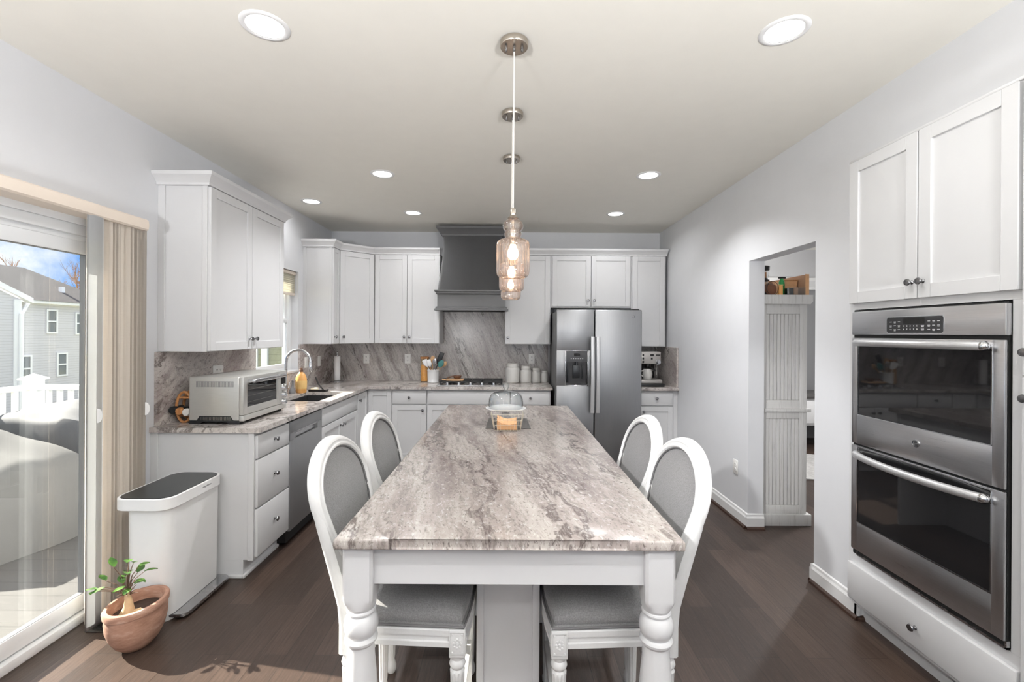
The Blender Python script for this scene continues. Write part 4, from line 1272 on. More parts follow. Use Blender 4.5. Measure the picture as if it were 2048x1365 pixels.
# ------------------------------------------------------------------ lights
def pendant(y, label):
    cx = 0.021
    t = thing('pendant_light', label, 'pendant light', (cx, y, 1.735), 'ribbed glass pendants over the island')
    can = obj('canopy', B().lathe([(0, 0), (0.058, 0.0), (0.0605, -0.003), (0.0605, -0.022), (0.058, -0.026), (0, -0.027)], (cx, y, ZC - 0.0005), (0, 0, 1), 40), 'brass_nickel', t)
    for k in range(3):
        a = [PI, 0.0, PI / 2][k]
        r = 0.034 if k < 2 else 0.0
        obj('canopy_screw', B().lathe([(0, 0), (0.006, 0), (0.006, -0.010), (0.0045, -0.014), (0.0045, -0.018), (0, -0.019)], (cx + r * math.cos(a), y, ZC - 0.027), (0, 0, 1), 14), 'dark_nickel', can)
    obj('cord', B().tube([(cx, y, ZC - 0.04), (cx, y, 2.025)], 0.0032, 8), 'cord_clear', t)
    cap = obj('cap', B().lathe([(0.0, 2.03), (0.010, 2.03), (0.013, 2.026), (0.013, 2.000), (0.018, 1.996), (0.026, 1.988), (0.024, 1.986), (0, 1.986)], (cx, y, 0), (0, 0, 1), 24), 'brass_nickel', t)
    obj('socket', B().lathe([(0, 1.985), (0.0065, 1.985), (0.0065, 1.945), (0.0165, 1.942), (0.0165, 1.90), (0.013, 1.895), (0.013, 1.878), (0, 1.878)], (cx, y, 0), (0, 0, 1), 20), 'brass_nickel', t)
    z0 = 1.737
    prof = [(0.022, 1.986), (0.030, 1.982), (0.040, 1.972), (0.0445, 1.958), (0.042, 1.944), (0.036, 1.936), (0.0335, 1.932), (0.0365, 1.926), (0.0375, 1.919), (0.035, 1.912), (0.033, 1.906),
            (0.036, 1.900), (0.058, 1.896), (0.068, 1.889), (0.0715, 1.877), (0.0715, 1.85), (0.0715, 1.80), (0.0715, 1.765), (0.069, 1.750), (0.062, 1.741), (0.056, z0)]
    inner = [(max(0.012, r - 0.0025), z) for r, z in reversed(prof)]
    sh = B().lathe(prof + inner, (cx, y, 0), (0, 0, 1), 168, 24, 0.008, (12, 18))
    obj('shade', sh, 'shade_glass', t, True, 80)
    bz = 1.845
    bl = [(0, bz - 0.034), (0.012, bz - 0.031), (0.021, bz - 0.020), (0.0235, bz - 0.006), (0.021, bz + 0.008), (0.015, bz + 0.020), (0.011, bz + 0.033), (0, bz + 0.034)]
    obj('bulb', B().lathe(bl, (cx, y, 0), (0, 0, 1), 20), 'lamp_warm', t)
for y_, l_ in ((1.925, 'ribbed glass pendant light nearest the camera, with the largest metal ceiling canopy'), (2.545, 'ribbed glass pendant light in the middle of the row, partly behind the nearest one'), (3.19, 'ribbed glass pendant light farthest from the camera, lowest in view')):
    pendant(y_, l_)

def recessed(x, y, label):
    t = thing('recessed_light', label, 'ceiling light', (x, y, ZC), 'recessed ceiling lights')
    obj('trim_ring', B().lathe([(0.072, -0.004), (0.076, -0.006), (0.090, -0.005), (0.0945, -0.001), (0.0945, 0), (0.072, 0.0)], (x, y, ZC), (0, 0, 1), 40), 'trim_white', t)
    obj('diffuser', B().lathe([(0, -0.0015), (0.0725, -0.0015), (0.0725, -0.0005), (0, -0.0005)], (x, y, ZC), (0, 0, 1), 36), 'lamp_white', t)
    can_lamp('recessed_lamp', x, y, ZC - 0.008, CAN_POWER * (0.8 if y < 3 else (2.5 if y < 4 else (0.8 if x > -1.5 else 0.3))), spread=128 if 3 < y < 4 else 160)
for x_, y_, l_ in ((-0.992, 1.838, 'recessed ceiling light nearest the camera on the left'), (1.123, 1.849, 'recessed ceiling light nearest the camera on the right, near the oven'),
                   (-0.986, 3.543, 'recessed ceiling light left of the farthest pendant canopy, in the middle row'), (1.096, 3.541, 'recessed ceiling light in the middle row on the right'),
                   (-1.870, 4.30, 'recessed ceiling light closest to the left wall, above the sink'), (-0.987, 4.69, 'recessed ceiling light in the far row, left of the grey hood'),
                   (1.11, 4.68, 'recessed ceiling light in the far row, in front of the fridge cabinets')):
    recessed(x_, y_, l_)

# ------------------------------------------------------------------ sink, faucet and things around them
t = thing('kitchen_sink', 'undermount stainless sink in the left counter under the window', 'sink', (-1.775, 4.125, 0.70))
x0, x1, y0, y1 = SK; b = B(); w = 0.004
b.box(x0 - 0.01, x0 - 0.0005, y0 - 0.01, y1 + 0.01, 0.70, 0.8835); b.box(x1 + 0.0005, x1 + 0.01, y0 - 0.01, y1 + 0.01, 0.70, 0.8835)
b.box(x0, x1, y0 - 0.01, y0 - 0.0005, 0.70, 0.8835); b.box(x0, x1, y1 + 0.0005, y1 + 0.01, 0.70, 0.8835); b.box(x0 - 0.01, x1 + 0.01, y0 - 0.01, y1 + 0.01, 0.692, 0.70)
obj('basin', b, 'sink_steel', t)
obj('drain', B().lathe([(0, 0.001), (0.03, 0.001), (0.042, 0.003), (0.044, 0)], (-1.80, 4.125, 0.70), (0, 0, 1), 24), 'steel_plain', t)

t = thing('faucet', 'tall arched brushed nickel pull-down faucet behind the sink', 'faucet', (-2.05, 4.19, 0.914))
fxx, fyy = -2.05, 4.19
obj('base', B().lathe([(0, 0), (0.027, 0), (0.027, 0.006), (0.020, 0.014), (0.019, 0.09), (0.015, 0.10), (0.0135, 0.11), (0, 0.11)], (fxx, fyy, 0.914), (0, 0, 1), 24), 'steel_plain', t)
pts = [(fxx, fyy, 1.02), (fxx, fyy, 1.12), (fxx, fyy, 1.20)]
R_ = 0.115
for i in range(1, 15):
    a = PI - PI * 1.02 * i / 14
    pts.append((fxx + R_ + R_ * math.cos(a), fyy + 0.0, 1.22 + R_ * math.sin(a)))
obj('spout', B().tube(pts, 0.0125, 14), 'steel_plain', t)
ex, ez = pts[-1][0], pts[-1][2]
obj('spray_head', B().lathe([(0, 0.005), (0.0135, 0.005), (0.0135, -0.012), (0.0155, -0.02), (0.0165, -0.075), (0.013, -0.082), (0, -0.082)], (ex, fyy, ez), (0.02, 0, 1), 18), 'steel_plain', t)
obj('lever', B().tube([(fxx, fyy + 0.015, 0.97), (fxx, fyy + 0.045, 0.975), (fxx + 0.01, fyy + 0.06, 1.03)], [0.011, 0.009, 0.006], 10), 'steel_plain', t)

t = thing('soap_bottle', 'orange dish soap bottle with a dark cap beside the faucet', 'bottle', (-1.985, 4.36, 0.914))
b = B(); prof = [(0, 0), (0.044, 0), (0.050, 0.008), (0.052, 0.05), (0.055, 0.10), (0.052, 0.14), (0.040, 0.175), (0.022, 0.195), (0.015, 0.203), (0, 0.203)]
b.lathe(prof, (-1.985, 4.36, 0.914), (0, 0, 1), 28)
for v_ in b.bm.verts: v_.co.y = 4.36 + (v_.co.y - 4.36) * 0.62
obj('bottle_body', b, 'orange_soap', t)
obj('cap', B().lathe([(0, 0.203), (0.018, 0.203), (0.018, 0.222), (0.013, 0.226), (0.013, 0.240), (0, 0.241)], (-1.985, 4.36, 0.914), (0, 0, 1), 18), 'wood_dark', t)
b = B().lathe([(0.0526, 0.04), (0.0556, 0.09), (0.0556, 0.12)], (-1.985, 4.36, 0.914), (0, 0, 1), 28)
for v_ in b.bm.verts: v_.co.y = 4.36 + (v_.co.y - 4.36) * 0.625
obj('paper_label', b, 'label_cream', t)
t = thing('sink_caddy', 'flat black sink caddy tray beside the soap bottle', 'sink caddy', (-1.86, 4.24, 0.914))
obj('tray', B().box(-1.945, -1.775, 4.425, 4.50, 0.9145, 0.922, 0.003).box(-1.945, -1.94, 4.425, 4.50, 0.922, 0.936).box(-1.78, -1.775, 4.425, 4.50, 0.922, 0.936).box(-1.94, -1.78, 4.425, 4.43, 0.922, 0.936), 'rack_black', t)
obj('prop_arm', B().tube([(-1.80, 4.46, 0.918), (-1.86, 4.46, 0.985), (-1.89, 4.46, 1.055)], 0.007, 8), 'rack_black', t)
tag(obj('sponge', B().box(-1.93, -1.855, 4.432, 4.475, 0.9225, 0.952, 0.010, 3), 'sponge_cream'), 'cream sponge lying in the black sink caddy', 'sponge', None, (-1.89, 4.455, 0.9225))
t = thing('scrub_brush', 'small grey dish brush standing left of the orange soap bottle', 'brush', (-2.06, 4.30, 0.914))
obj('handle', B().lathe([(0, 0.0), (0.026, 0.0), (0.028, 0.03), (0.020, 0.045), (0.011, 0.06), (0.010, 0.10), (0.012, 0.125), (0, 0.128)], (-2.045, 4.30, 0.914), (0.08, 0, 1), 16), 'mark_grey', t)

t = thing('paper_towel_holder', 'upright paper towel holder with a thin white roll in the counter corner', 'paper towel holder', (-1.97, 5.30, 0.914))
px_, py_ = -2.0, 5.32
obj('base', B().lathe([(0, 0), (0.085, 0), (0.088, 0.004), (0.084, 0.012), (0.03, 0.016), (0, 0.016)], (px_, py_, 0.914), (0, 0, 1), 32), 'steel_plain', t)
obj('rod', B().lathe([(0, 0.016), (0.006, 0.016), (0.006, 0.335), (0.011, 0.34), (0.012, 0.350), (0.006, 0.358), (0.010, 0.366), (0.006, 0.376), (0, 0.378)], (px_, py_, 0.914), (0, 0, 1), 16), 'steel_plain', t)
obj('paper_roll', B().lathe([(0.012, 0.02), (0.034, 0.02), (0.035, 0.022), (0.035, 0.300), (0.034, 0.302), (0.012, 0.302), (0.012, 0.02)], (px_, py_, 0.914), (0, 0, 1), 28), 'paper_white', t)

# outlets and switches
def outlet(label, p, right, n, w=0.072, h=0.116, kind='outlet'):
    r, nn, up = Vector(right), Vector(n), Vector((0, 0, 1)); p = Vector(p)
    t = thing('wall_' + kind if False else ('outlet' if kind == 'outlet' else 'light_switch'), label, kind, p, None)
    M = Matrix(((r.x, nn.x, 0, p.x), (r.y, nn.y, 0, p.y), (0, 0, 1, p.z), (0, 0, 0, 1)))
    obj('cover_plate', B().box(-w / 2, w / 2, 0.0, 0.006, -h / 2, h / 2, 0.003, 2, M), 'plate_white', t)
    horizontal = w > h
    for s in (-1, 1):
        if kind == 'outlet':
            ox, oz = (s * 0.02, 0) if horizontal else (0, s * 0.02)
            so_ = obj('socket', B().lathe([(0, 0.002), (0.0155, 0.002), (0.0165, 0.0)], M @ Vector((ox, 0.006, oz)), nn, 20), 'plate_white', t)
            b = B()
            b.box(ox - 0.0075, ox - 0.0045, 0.0075, 0.0086, oz - 0.002, oz + 0.008, M=M); b.box(ox + 0.0045, ox + 0.0075, 0.0075, 0.0086, oz - 0.002, oz + 0.007, M=M)
            b.lathe([(0, 0.0008), (0.0025, 0.0008), (0.0025, 0)], M @ Vector((ox, 0.0078, oz - 0.008)), nn, 10)
            obj('slots', b, 'dark_gap', so_)
    if kind != 'outlet':
        obj('rocker', B().box(-0.016, 0.016, 0.005, 0.011, -0.033, 0.033, 0.002, 1, M), 'plate_white', t)
    return t
outlet('white double outlet on the back wall, right of the paper towels', (-1.728, YB - 0.0205, 1.178), (1, 0, 0), (0, -1, 0))
outlet('white double outlet on the back wall, left of the amber jar', (-1.222, YB - 0.0205, 1.18), (1, 0, 0), (0, -1, 0))
outlet('white double outlet on the back wall, above the white canisters', (0.298, YB - 0.0205, 1.188), (1, 0, 0), (0, -1, 0))
outlet('white double outlet low on the bare right wall', (XR - 0.0005, 3.68, 0.425), (0, 1, 0), (-1, 0, 0))
outlet('sideways white outlet behind the toaster oven', (XL + 0.0205, 3.36, 1.215), (0, 1, 0), (1, 0, 0), 0.116, 0.072)
outlet('white rocker switch on the left backsplash, nearer the paper towels', (XL + 0.0205, 5.16, 1.17), (0, 1, 0), (1, 0, 0), kind='switch')
outlet('white rocker switch on the left backsplash, behind the faucet tip', (XL + 0.0205, 4.83, 1.175), (0, 1, 0), (1, 0, 0), kind='switch')

# ------------------------------------------------------------------ back counter
ZK = 0.914
t = thing('utensil_crock', 'white ceramic crock filled with cooking utensils, left of the cooktop', 'crock', (-0.872, 5.33, ZK))
ux, uy = -0.872, 5.33
obj('crock_body', B().lathe([(0, 0.0), (0.060, 0.0), (0.066, 0.006), (0.0665, 0.012), (0.064, 0.016), (0.0665, 0.06), (0.0685, 0.12), (0.0690, 0.138), (0.0715, 0.142), (0.0715, 0.150), (0.068, 0.153), (0.063, 0.150), (0.061, 0.02), (0, 0.018)], (ux, uy, ZK), (0, 0, 1), 36), 'ceramic_white', t)
def utensil(name, label, cat, tip, base, head, mat, hmat=None, hw=0.03, hl=0.09, thick=0.006, round_=True):
    t = thing(name, label, cat, base, 'utensils in the white crock')
    a, c_ = Vector(base), Vector(tip); d = (c_ - a).normalized()
    s = d.cross(Vector((0, 1, 0))).normalized(); n = s.cross(d)
    neck = c_ - d * hl
    obj('handle', B().tube([a, neck + d * 0.01], [0.0055, 0.0045], 10), hmat or mat, t)
    def blade(u, v):
        k = math.sin(PI * min(1, 0.12 + 0.88 * u)) ** 0.6 if round_ else min(1.0, 0.35 + 2.2 * u)
        if round_: k = max(0.18, (1 - abs(2 * u - 1.1) ** 2.2)) if u < 0.98 else 0.35
        ang = 2 * PI * v
        w_ = hw * k
        return neck + d * (hl * u) + s * (w_ * math.cos(ang)) + n * (thick * math.sin(ang) + 0.012 * (u - 0.5) ** 2)
    b = B().grid(blade, 12, 16)
    b.fan([blade(0, j / 16) for j in range(16)]); b.fan([blade(1, j / 16) for j in range(16)])
    bmesh.ops.remove_doubles(b.bm, verts=b.bm.verts[:], dist=1e-5)
    obj(head, b, mat, t)
zt0 = ZK + 0.03
utensil('spatula', 'white spatula leaning farthest left in the crock', 'spatula', (ux - 0.105, uy - 0.01, ZK + 0.268), (ux + 0.01, uy - 0.005, zt0), 'blade', 'plastic_white', None, 0.030, 0.085, 0.006, False)
utensil('spatula', 'white spatula second from the left in the crock, upright', 'spatula', (ux - 0.055, uy - 0.03, ZK + 0.270), (ux + 0.005, uy + 0.0, zt0), 'blade', 'plastic_white', 'wood_mid', 0.026, 0.085, 0.006, False)
utensil('wooden_spoon', 'pale wooden spoon in the middle of the crock', 'spoon', (ux - 0.005, uy + 0.01, ZK + 0.315), (ux - 0.02, uy + 0.02, zt0), 'bowl', 'wood_light', None, 0.032, 0.10)
utensil('slotted_spoon', 'steel slotted spoon in front of the wooden spoon in the crock', 'spoon', (ux + 0.025, uy - 0.035, ZK + 0.285), (ux - 0.015, uy - 0.01, zt0), 'bowl', 'steel_plain', None, 0.024, 0.09)
utensil('turner', 'tall black turner rising highest from the crock', 'turner', (ux + 0.105, uy + 0.005, ZK + 0.355), (ux - 0.02, uy + 0.005, zt0), 'blade', 'black_plastic', None, 0.028, 0.15, 0.004, False)
utensil('spatula', 'teal spatula leaning right in the crock', 'spatula', (ux + 0.115, uy - 0.02, ZK + 0.262), (ux - 0.02, uy - 0.012, zt0), 'blade', 'teal', 'wood_light', 0.034, 0.10, 0.006)
utensil('wooden_spoon', 'wooden spoon leaning farthest right in the crock', 'spoon', (ux + 0.150, uy + 0.02, ZK + 0.245), (ux - 0.02, uy + 0.015, zt0), 'bowl', 'wood_light', None, 0.026, 0.08)

t = thing('storage_jar', 'tall amber glass jar of pasta left of the utensil crock', 'jar', (-0.985, 5.40, ZK))
obj('jar_glass', B().lathe([(0, 0.0), (0.048, 0.0), (0.052, 0.005), (0.052, 0.275), (0.049, 0.283), (0.046, 0.28), (0.047, 0.01), (0, 0.008)], (-0.985, 5.40, ZK), (0, 0, 1), 28), 'amber_glass', t)
obj('contents', B().lathe([(0, 0.011), (0.044, 0.011), (0.045, 0.19), (0.040, 0.205), (0, 0.20)], (-0.985, 5.40, ZK), (0, 0, 1), 24, 12, 0.004, (1, 3)), 'amber_fill', t)
obj('lid', B().lathe([(0, 0.276), (0.051, 0.276), (0.054, 0.281), (0.054, 0.297), (0.050, 0.30), (0, 0.30)], (-0.985, 5.40, ZK), (0, 0, 1), 28), 'wood_mid', t)

# gas cooktop
t = thing('gas_cooktop', 'black and stainless gas cooktop with five front knobs under the hood', 'cooktop', (-0.407, 5.2, ZK))
obj('deck', B().box(-0.775, -0.035, 4.955, 5.465, ZK, ZK + 0.012, 0.004), 'steel_plain', t)
for i in range(5):
    kx = -0.407 + (i - 2) * 0.1285
    obj('knob', B().lathe([(0, 0), (0.020, 0), (0.021, 0.004), (0.018, 0.010), (0.0165, 0.022), (0.013, 0.028), (0, 0.029)], (kx, 5.015, ZK + 0.012), (0, -0.25, 1), 24), 'chrome', t)
for i in range(3):
    gx0 = -0.760 + i * 0.2385; gx1 = gx0 + 0.2285
    b = B(); z0, z1 = ZK + 0.030, ZK + 0.042
    for yy in (5.075, 5.44):
        b.box(gx0, gx1, yy - 0.007, yy + 0.007, z0, z1, 0.002)
    for xx in (gx0 + 0.007, gx1 - 0.007):
        b.box(xx - 0.007, xx + 0.007, 5.075, 5.44, z0, z1, 0.002)
    cx_ = (gx0 + gx1) / 2
    b.box(cx_ - 0.006, cx_ + 0.006, 5.075, 5.44, z0, z1, 0.002)
    for yy in (5.165, 5.2575, 5.35):
        b.box(gx0, gx1, yy - 0.006, yy + 0.006, z0, z1, 0.002)
    for xx in (gx0 + 0.007, gx1 - 0.007):
        for yy in (5.075, 5.44):
            b.box(xx - 0.007, xx + 0.007, yy - 0.007, yy + 0.007, ZK + 0.0125, z0 + 0.002)
    obj('grate', b, 'black_iron', t)
for bx, by in ((-0.645, 5.16), (-0.645, 5.36), (-0.407, 5.26), (-0.169, 5.16), (-0.169, 5.36)):
    obj('burner', B().lathe([(0, 0), (0.045, 0), (0.045, 0.008), (0.032, 0.010), (0.032, 0.016), (0, 0.017)], (bx, by, ZK + 0.012), (0, 0, 1), 24), 'black_iron', t)
# board and ladle rest on the grates
b = B()
pts = []
for i in range(16):
    a = 2 * PI * i / 16
    pts.append((-0.60 + 0.105 * math.copysign(abs(math.cos(a)) ** 0.6, math.cos(a)), 5.20 + 0.075 * math.copysign(abs(math.sin(a)) ** 0.6, math.sin(a)), ZK + 0.0425))
b.prism(pts, (0, 0, 0.014))
b.box(-0.745, -0.69, 5.165, 5.20, ZK + 0.0425, ZK + 0.0565, 0.005)
tag(obj('serving_board', b, 'wood_light'), 'small wooden board with a short handle lying on the cooktop grates', 'board', None, (-0.6, 5.2, ZK + 0.0425))
t = thing('ladle', 'dark brown wooden ladle resting on the small wooden board', 'ladle', (-0.58, 5.2, ZK + 0.0565))
obj('bowl', B().lathe([(0, 0.0), (0.022, 0.0), (0.040, 0.010), (0.048, 0.028), (0.050, 0.038), (0.046, 0.038), (0.038, 0.014), (0, 0.006)], (-0.575, 5.205, ZK + 0.0575), (0, 0, 1), 24), 'wood_dark', t)
obj('handle', B().tube([(-0.615, 5.19, ZK + 0.088), (-0.66, 5.175, ZK + 0.082), (-0.69, 5.165, ZK + 0.066)], [0.009, 0.008, 0.007], 10), 'wood_dark', t)

for (x, y, r, h, l_) in ((0.063, 5.41, 0.085, 0.230, 'largest white stoneware canister, leftmost of four on the back counter'), (0.224, 5.42, 0.068, 0.198, 'second largest white stoneware canister on the back counter'),
                         (0.347, 5.43, 0.054, 0.172, 'third white stoneware canister, second from the fridge'), (0.448, 5.435, 0.044, 0.142, 'smallest white stoneware canister, next to the fridge')):
    t = thing('canister', l_, 'canister', (x, y, ZK), 'white canisters in a row')
    hb = h * 0.78
    obj('canister_body', B().lathe([(0, 0), (r * 0.9, 0), (r * 0.98, 0.006), (r, 0.02), (r, hb - 0.025), (r * 0.95, hb - 0.010), (r * 0.80, hb), (r * 0.78, hb + 0.004), (0, hb + 0.004)], (x, y, ZK), (0, 0, 1), 36), 'stoneware', t)
    obj('lid', B().lathe([(0, hb + 0.004), (r * 0.80, hb + 0.004), (r * 0.86, hb + 0.010), (r * 0.86, h - 0.016), (r * 0.80, h - 0.010), (r * 0.82, h - 0.004), (r * 0.7, h), (0, h)], (x, y, ZK), (0, 0, 1), 36), 'stoneware', t)

# espresso machine, partly behind the fridge
t = thing('espresso_machine', 'stainless espresso machine on the counter right of the fridge', 'espresso machine', (1.60, 5.25, ZK))
ex0, ex1, ey0 = 1.455, 1.725, 5.08
obj('back_housing', B().box(ex0, ex1, 5.30, 5.50, ZK + 0.02, ZK + 0.33, 0.008), 'black_plastic', t)
hd = obj('head', B().box(ex0, ex1, ey0, 5.31, ZK + 0.250, ZK + 0.388, 0.008), 'espresso_steel', t)
b = B(); fz = ZK
for i in range(3):
    b.box(1.515, 1.535, ey0 - 0.003, ey0 + 0.002, fz + 0.262 + i * 0.038, fz + 0.286 + i * 0.038, 0.002)
b.box(1.605, 1.645, ey0 - 0.002, ey0 + 0.002, fz + 0.338, fz + 0.362, 0.001); b.box(1.612, 1.632, ey0 - 0.002, ey0 + 0.002, fz + 0.30, fz + 0.322)
b.box(1.668, 1.715, ey0 - 0.002, ey0 + 0.002, fz + 0.344, fz + 0.358, 0.001)
obj('buttons', b, 'black_plastic', hd)
obj('steam_dial', B().lathe([(0, 0.024), (0.020, 0.024), (0.025, 0.018), (0.026, 0.0), (0.031, 0.0), (0.031, -0.002), (0, -0.002)], (1.696, ey0 - 0.001, ZK + 0.272), (0, -1, 0), 24), 'chrome', hd)
obj('group_head', B().lathe([(0, 0), (0.034, 0), (0.034, -0.030), (0.038, -0.034), (0.038, -0.046), (0, -0.046)], (1.60, 5.16, ZK + 0.247), (0, 0, 1), 24).tube([(1.60, 5.13, ZK + 0.21), (1.615, 5.06, ZK + 0.20), (1.625, 5.00, ZK + 0.185)], [0.012, 0.013, 0.015], 10), 'black_plastic', t)
obj('steam_wand', B().tube([(1.69, 5.16, ZK + 0.248), (1.69, 5.13, ZK + 0.18), (1.685, 5.10, ZK + 0.10)], 0.007, 8), 'chrome', t)
obj('drip_tray', B().box(ex0, 1.735, ey0 - 0.02, 5.32, ZK + 0.02, ZK + 0.075, 0.006), 'espresso_steel', t)
obj('foot_base', B().box(1.47, 1.745, ey0 - 0.075, 5.32, ZK, ZK + 0.038, 0.01), 'black_plastic', t)
t = thing('mug', 'grey mug with a handle standing on the espresso machine drip tray', 'mug', (1.583, 5.12, ZK + 0.075))
obj('mug_body', B().lathe([(0, 0), (0.040, 0), (0.051, 0.018), (0.056, 0.06), (0.051, 0.10), (0.044, 0.118), (0.041, 0.116), (0.050, 0.06), (0, 0.008)], (1.583, 5.115, ZK + 0.0755), (0, 0, 1), 28), 'stoneware', t)
obj('handle', B().tube([(1.583 - 0.046, 5.105, ZK + 0.172), (1.583 - 0.080, 5.10, ZK + 0.168), (1.583 - 0.083, 5.10, ZK + 0.135), (1.583 - 0.052, 5.105, ZK + 0.105)], 0.006, 8), 'stoneware', t)

# ------------------------------------------------------------------ toaster oven and wooden rack
t = thing('toaster_oven', 'brushed stainless toaster oven on the near end of the left counter', 'toaster oven', (-1.82, 3.12, ZK))
tx0, tx1, ty0, ty1, tz0, tz1 = -2.005, -1.660, 2.848, 3.405, ZK + 0.022, ZK + 0.300
obj('shell', B().box(tx0, tx1 - 0.028, ty0, ty1, tz0, tz1, 0.010, 3), 'steel_toaster', t)
b = B()
n_ = 30
vx0, vx1 = -1.955, -1.725
for i in range(n_ + 1):
    x = vx0 + (vx1 - vx0) * i / n_
    b.box(x - 0.0016, x + 0.0016, ty0 - 0.0012, ty0 + 0.003, tz0 + 0.215, tz0 + 0.248)
b.box(vx0 - 0.003, vx1 + 0.003, ty0 - 0.0008, ty0 + 0.003, tz0 + 0.248, tz0 + 0.2495); b.box(vx0 - 0.003, vx1 + 0.003, ty0 - 0.0008, ty0 + 0.003, tz0 + 0.2135, tz0 + 0.215)
obj('vent', b, 'mark_grey', t)
b = B().prism([(-1.955, ty0 - 0.001, tz0), (-1.935, ty0 - 0.001, tz0 + 0.032), (-1.74, ty0 - 0.001, tz0 + 0.032), (-1.72, ty0 - 0.001, tz0)], (0, 0.004, 0))
lv = obj('lower_vent', b, 'dark_lid', t)
b = B()
for i in range(22):
    x = -1.925 + i * 0.0087
    b.box(x - 0.0014, x + 0.0014, ty0 - 0.002, ty0, tz0 + 0.004, tz0 + 0.026)
obj('fins', b, 'nickel', lv)
obj('plinth', B().box(tx0 + 0.004, tx1 - 0.03, ty0 + 0.004, ty1 - 0.004, tz0 - 0.008, tz0 + 0.002), 'dark_lid', t)
for x_ in (-1.97, -1.725):
    for y_ in (2.88, 3.37):
        b = B().prism([(x_ - 0.05, y_ - 0.025, tz0 - 0.006), (x_ + 0.05, y_ - 0.025, tz0 - 0.006), (x_ + 0.03, y_ - 0.025, ZK), (x_ - 0.03, y_ - 0.025, ZK)], (0, 0.05, 0))
        obj('foot', b, 'black_plastic', t)
FT = Frame((tx1, 0), (0, 1), (1, 0))
b = B(); ya, yb_, yc = ty0 + 0.002, 3.30, ty1
b.ub(FT, ya, yc, -0.03, 0.0, tz0 - 0.002, tz0 + 0.034, 0.004)
obj('lower_trim', b, 'steel_toaster', t)
b = B(); z0, z1 = tz0 + 0.036, tz1 - 0.002
g0, g1, gz0, gz1 = ya + 0.045, yb_ - 0.035, z0 + 0.045, z1 - 0.045
b.ub(FT, ya, g0, -0.03, 0.0, z0, z1, 0.004); b.ub(FT, g1, yb_, -0.03, 0.0, z0, z1, 0.004); b.ub(FT, g0 - 0.003, g1 + 0.003, -0.03, 0.0, z0, gz0, 0.004); b.ub(FT, g0 - 0.003, g1 + 0.003, -0.03, 0.0, gz1, z1, 0.004)
dr = obj('door', b, 'steel_toaster', t)
obj('window', B().ub(FT, g0 - 0.004, g1 + 0.004, -0.012, -0.006, gz0 - 0.004, gz1 + 0.004), 'oven_glass', dr, False)
b = B()
for z in (gz0 + 0.03, gz0 + 0.07, gz0 + 0.11):
    b.tube([FT.p(g0 + 0.004, -0.0055, z), FT.p(g1 - 0.004, -0.0055, z)], 0.0016, 6)
obj('rack_wires', b, 'nickel', dr)
h = B().ub(FT, ya + 0.030, yb_ - 0.005, 0.026, 0.056, z1 - 0.040, z1 - 0.014, 0.010, 3)
h.ub(FT, ya + 0.045, ya + 0.065, -0.002, 0.03, z1 - 0.036, z1 - 0.018); h.ub(FT, yb_ - 0.045, yb_ - 0.025, -0.002, 0.03, z1 - 0.036, z1 - 0.018)
obj('handle', h, 'steel_plain', dr)
pn = obj('control_panel', B().ub(FT, yb_ + 0.002, yc, -0.03, 0.0, z0, z1, 0.004), 'steel_toaster', t)
obj('display', B().ub(FT, yb_ + 0.020, yc - 0.016, -0.002, 0.001, z1 - 0.095, z1 - 0.025), 'dark_gap', pn)
for k in range(3):
    obj('dial', B().lathe([(0, 0.024), (0.016, 0.024), (0.018, 0.02), (0.020, 0.004), (0.023, 0.0), (0, 0.0)], FT.p(yb_ + 0.055, 0.0, z1 - 0.122 - k * 0.052), FT.n, 24), 'chrome', pn)

t = thing('wooden_rack', 'round-slatted wooden rack of capped jars between the wall and toaster oven', 'rack', (-2.07, 2.92, ZK))
for y_ in (2.90, 2.965):
    N = 28; pts = [(-2.068 + 0.05 * math.cos(2 * PI * i / N), y_, ZK + 0.100 + 0.096 * math.sin(2 * PI * i / N)) for i in range(N)]
    obj('hoop', B().tube(pts, 0.0085, 8, True), 'wood_mid', t)
for z_, x_ in ((0.045, -2.068), (0.16, -2.068)):
    obj('crossbar', B().box(x_ - 0.044, x_ + 0.044, 2.895, 2.97, ZK + z_ - 0.005, ZK + z_ + 0.005, 0.003), 'wood_mid', t)
for k, m_ in enumerate(('dark_lid', 'wood_mid', 'stoneware')):
    p = Vector((-2.118 + k * 0.043, 2.875, ZK + 0.085 - 0.006 * k))
    j = obj('jar', B().lathe([(0, 0), (0.020, 0), (0.022, 0.004), (0.022, 0.075), (0, 0.076)], p, (0, 1, 0), 20), 'dark_lid', t)
    obj('jar_lid', B().lathe([(0, -0.016), (0.021, -0.016), (0.024, -0.012), (0.024, 0.004), (0, 0.004)], p, (0, 1, 0), 20), m_, j)

# ------------------------------------------------------------------ things on the island
ZI = 0.914
tag(obj('placemat', B().prism([(-0.131, 2.775, ZI), (0.146, 2.775, ZI), (0.137, 3.10, ZI), (-0.122, 3.10, ZI)], (0, 0, 0.004)), 'tray_grey'), 'grey rectangular placemat under the cake stand', 'placemat', None, (0.005, 2.94, ZI))
t = thing('cake_stand', 'white pedestal cake stand with a clear glass dome', 'cake stand', (-0.008, 3.0, ZI + 0.004))
kx, ky, kz = -0.008, 3.0, ZI + 0.0045
obj('pedestal', B().lathe([(0, 0), (0.062, 0), (0.065, 0.004), (0.055, 0.012), (0.035, 0.022), (0.025, 0.038), (0.024, 0.055), (0.034, 0.068), (0.06, 0.076), (0.120, 0.080), (0.131, 0.083), (0.1335, 0.088), (0.128, 0.090), (0.12, 0.087), (0, 0.087)], (kx, ky, kz), (0, 0, 1), 56), 'ceramic_white', t)
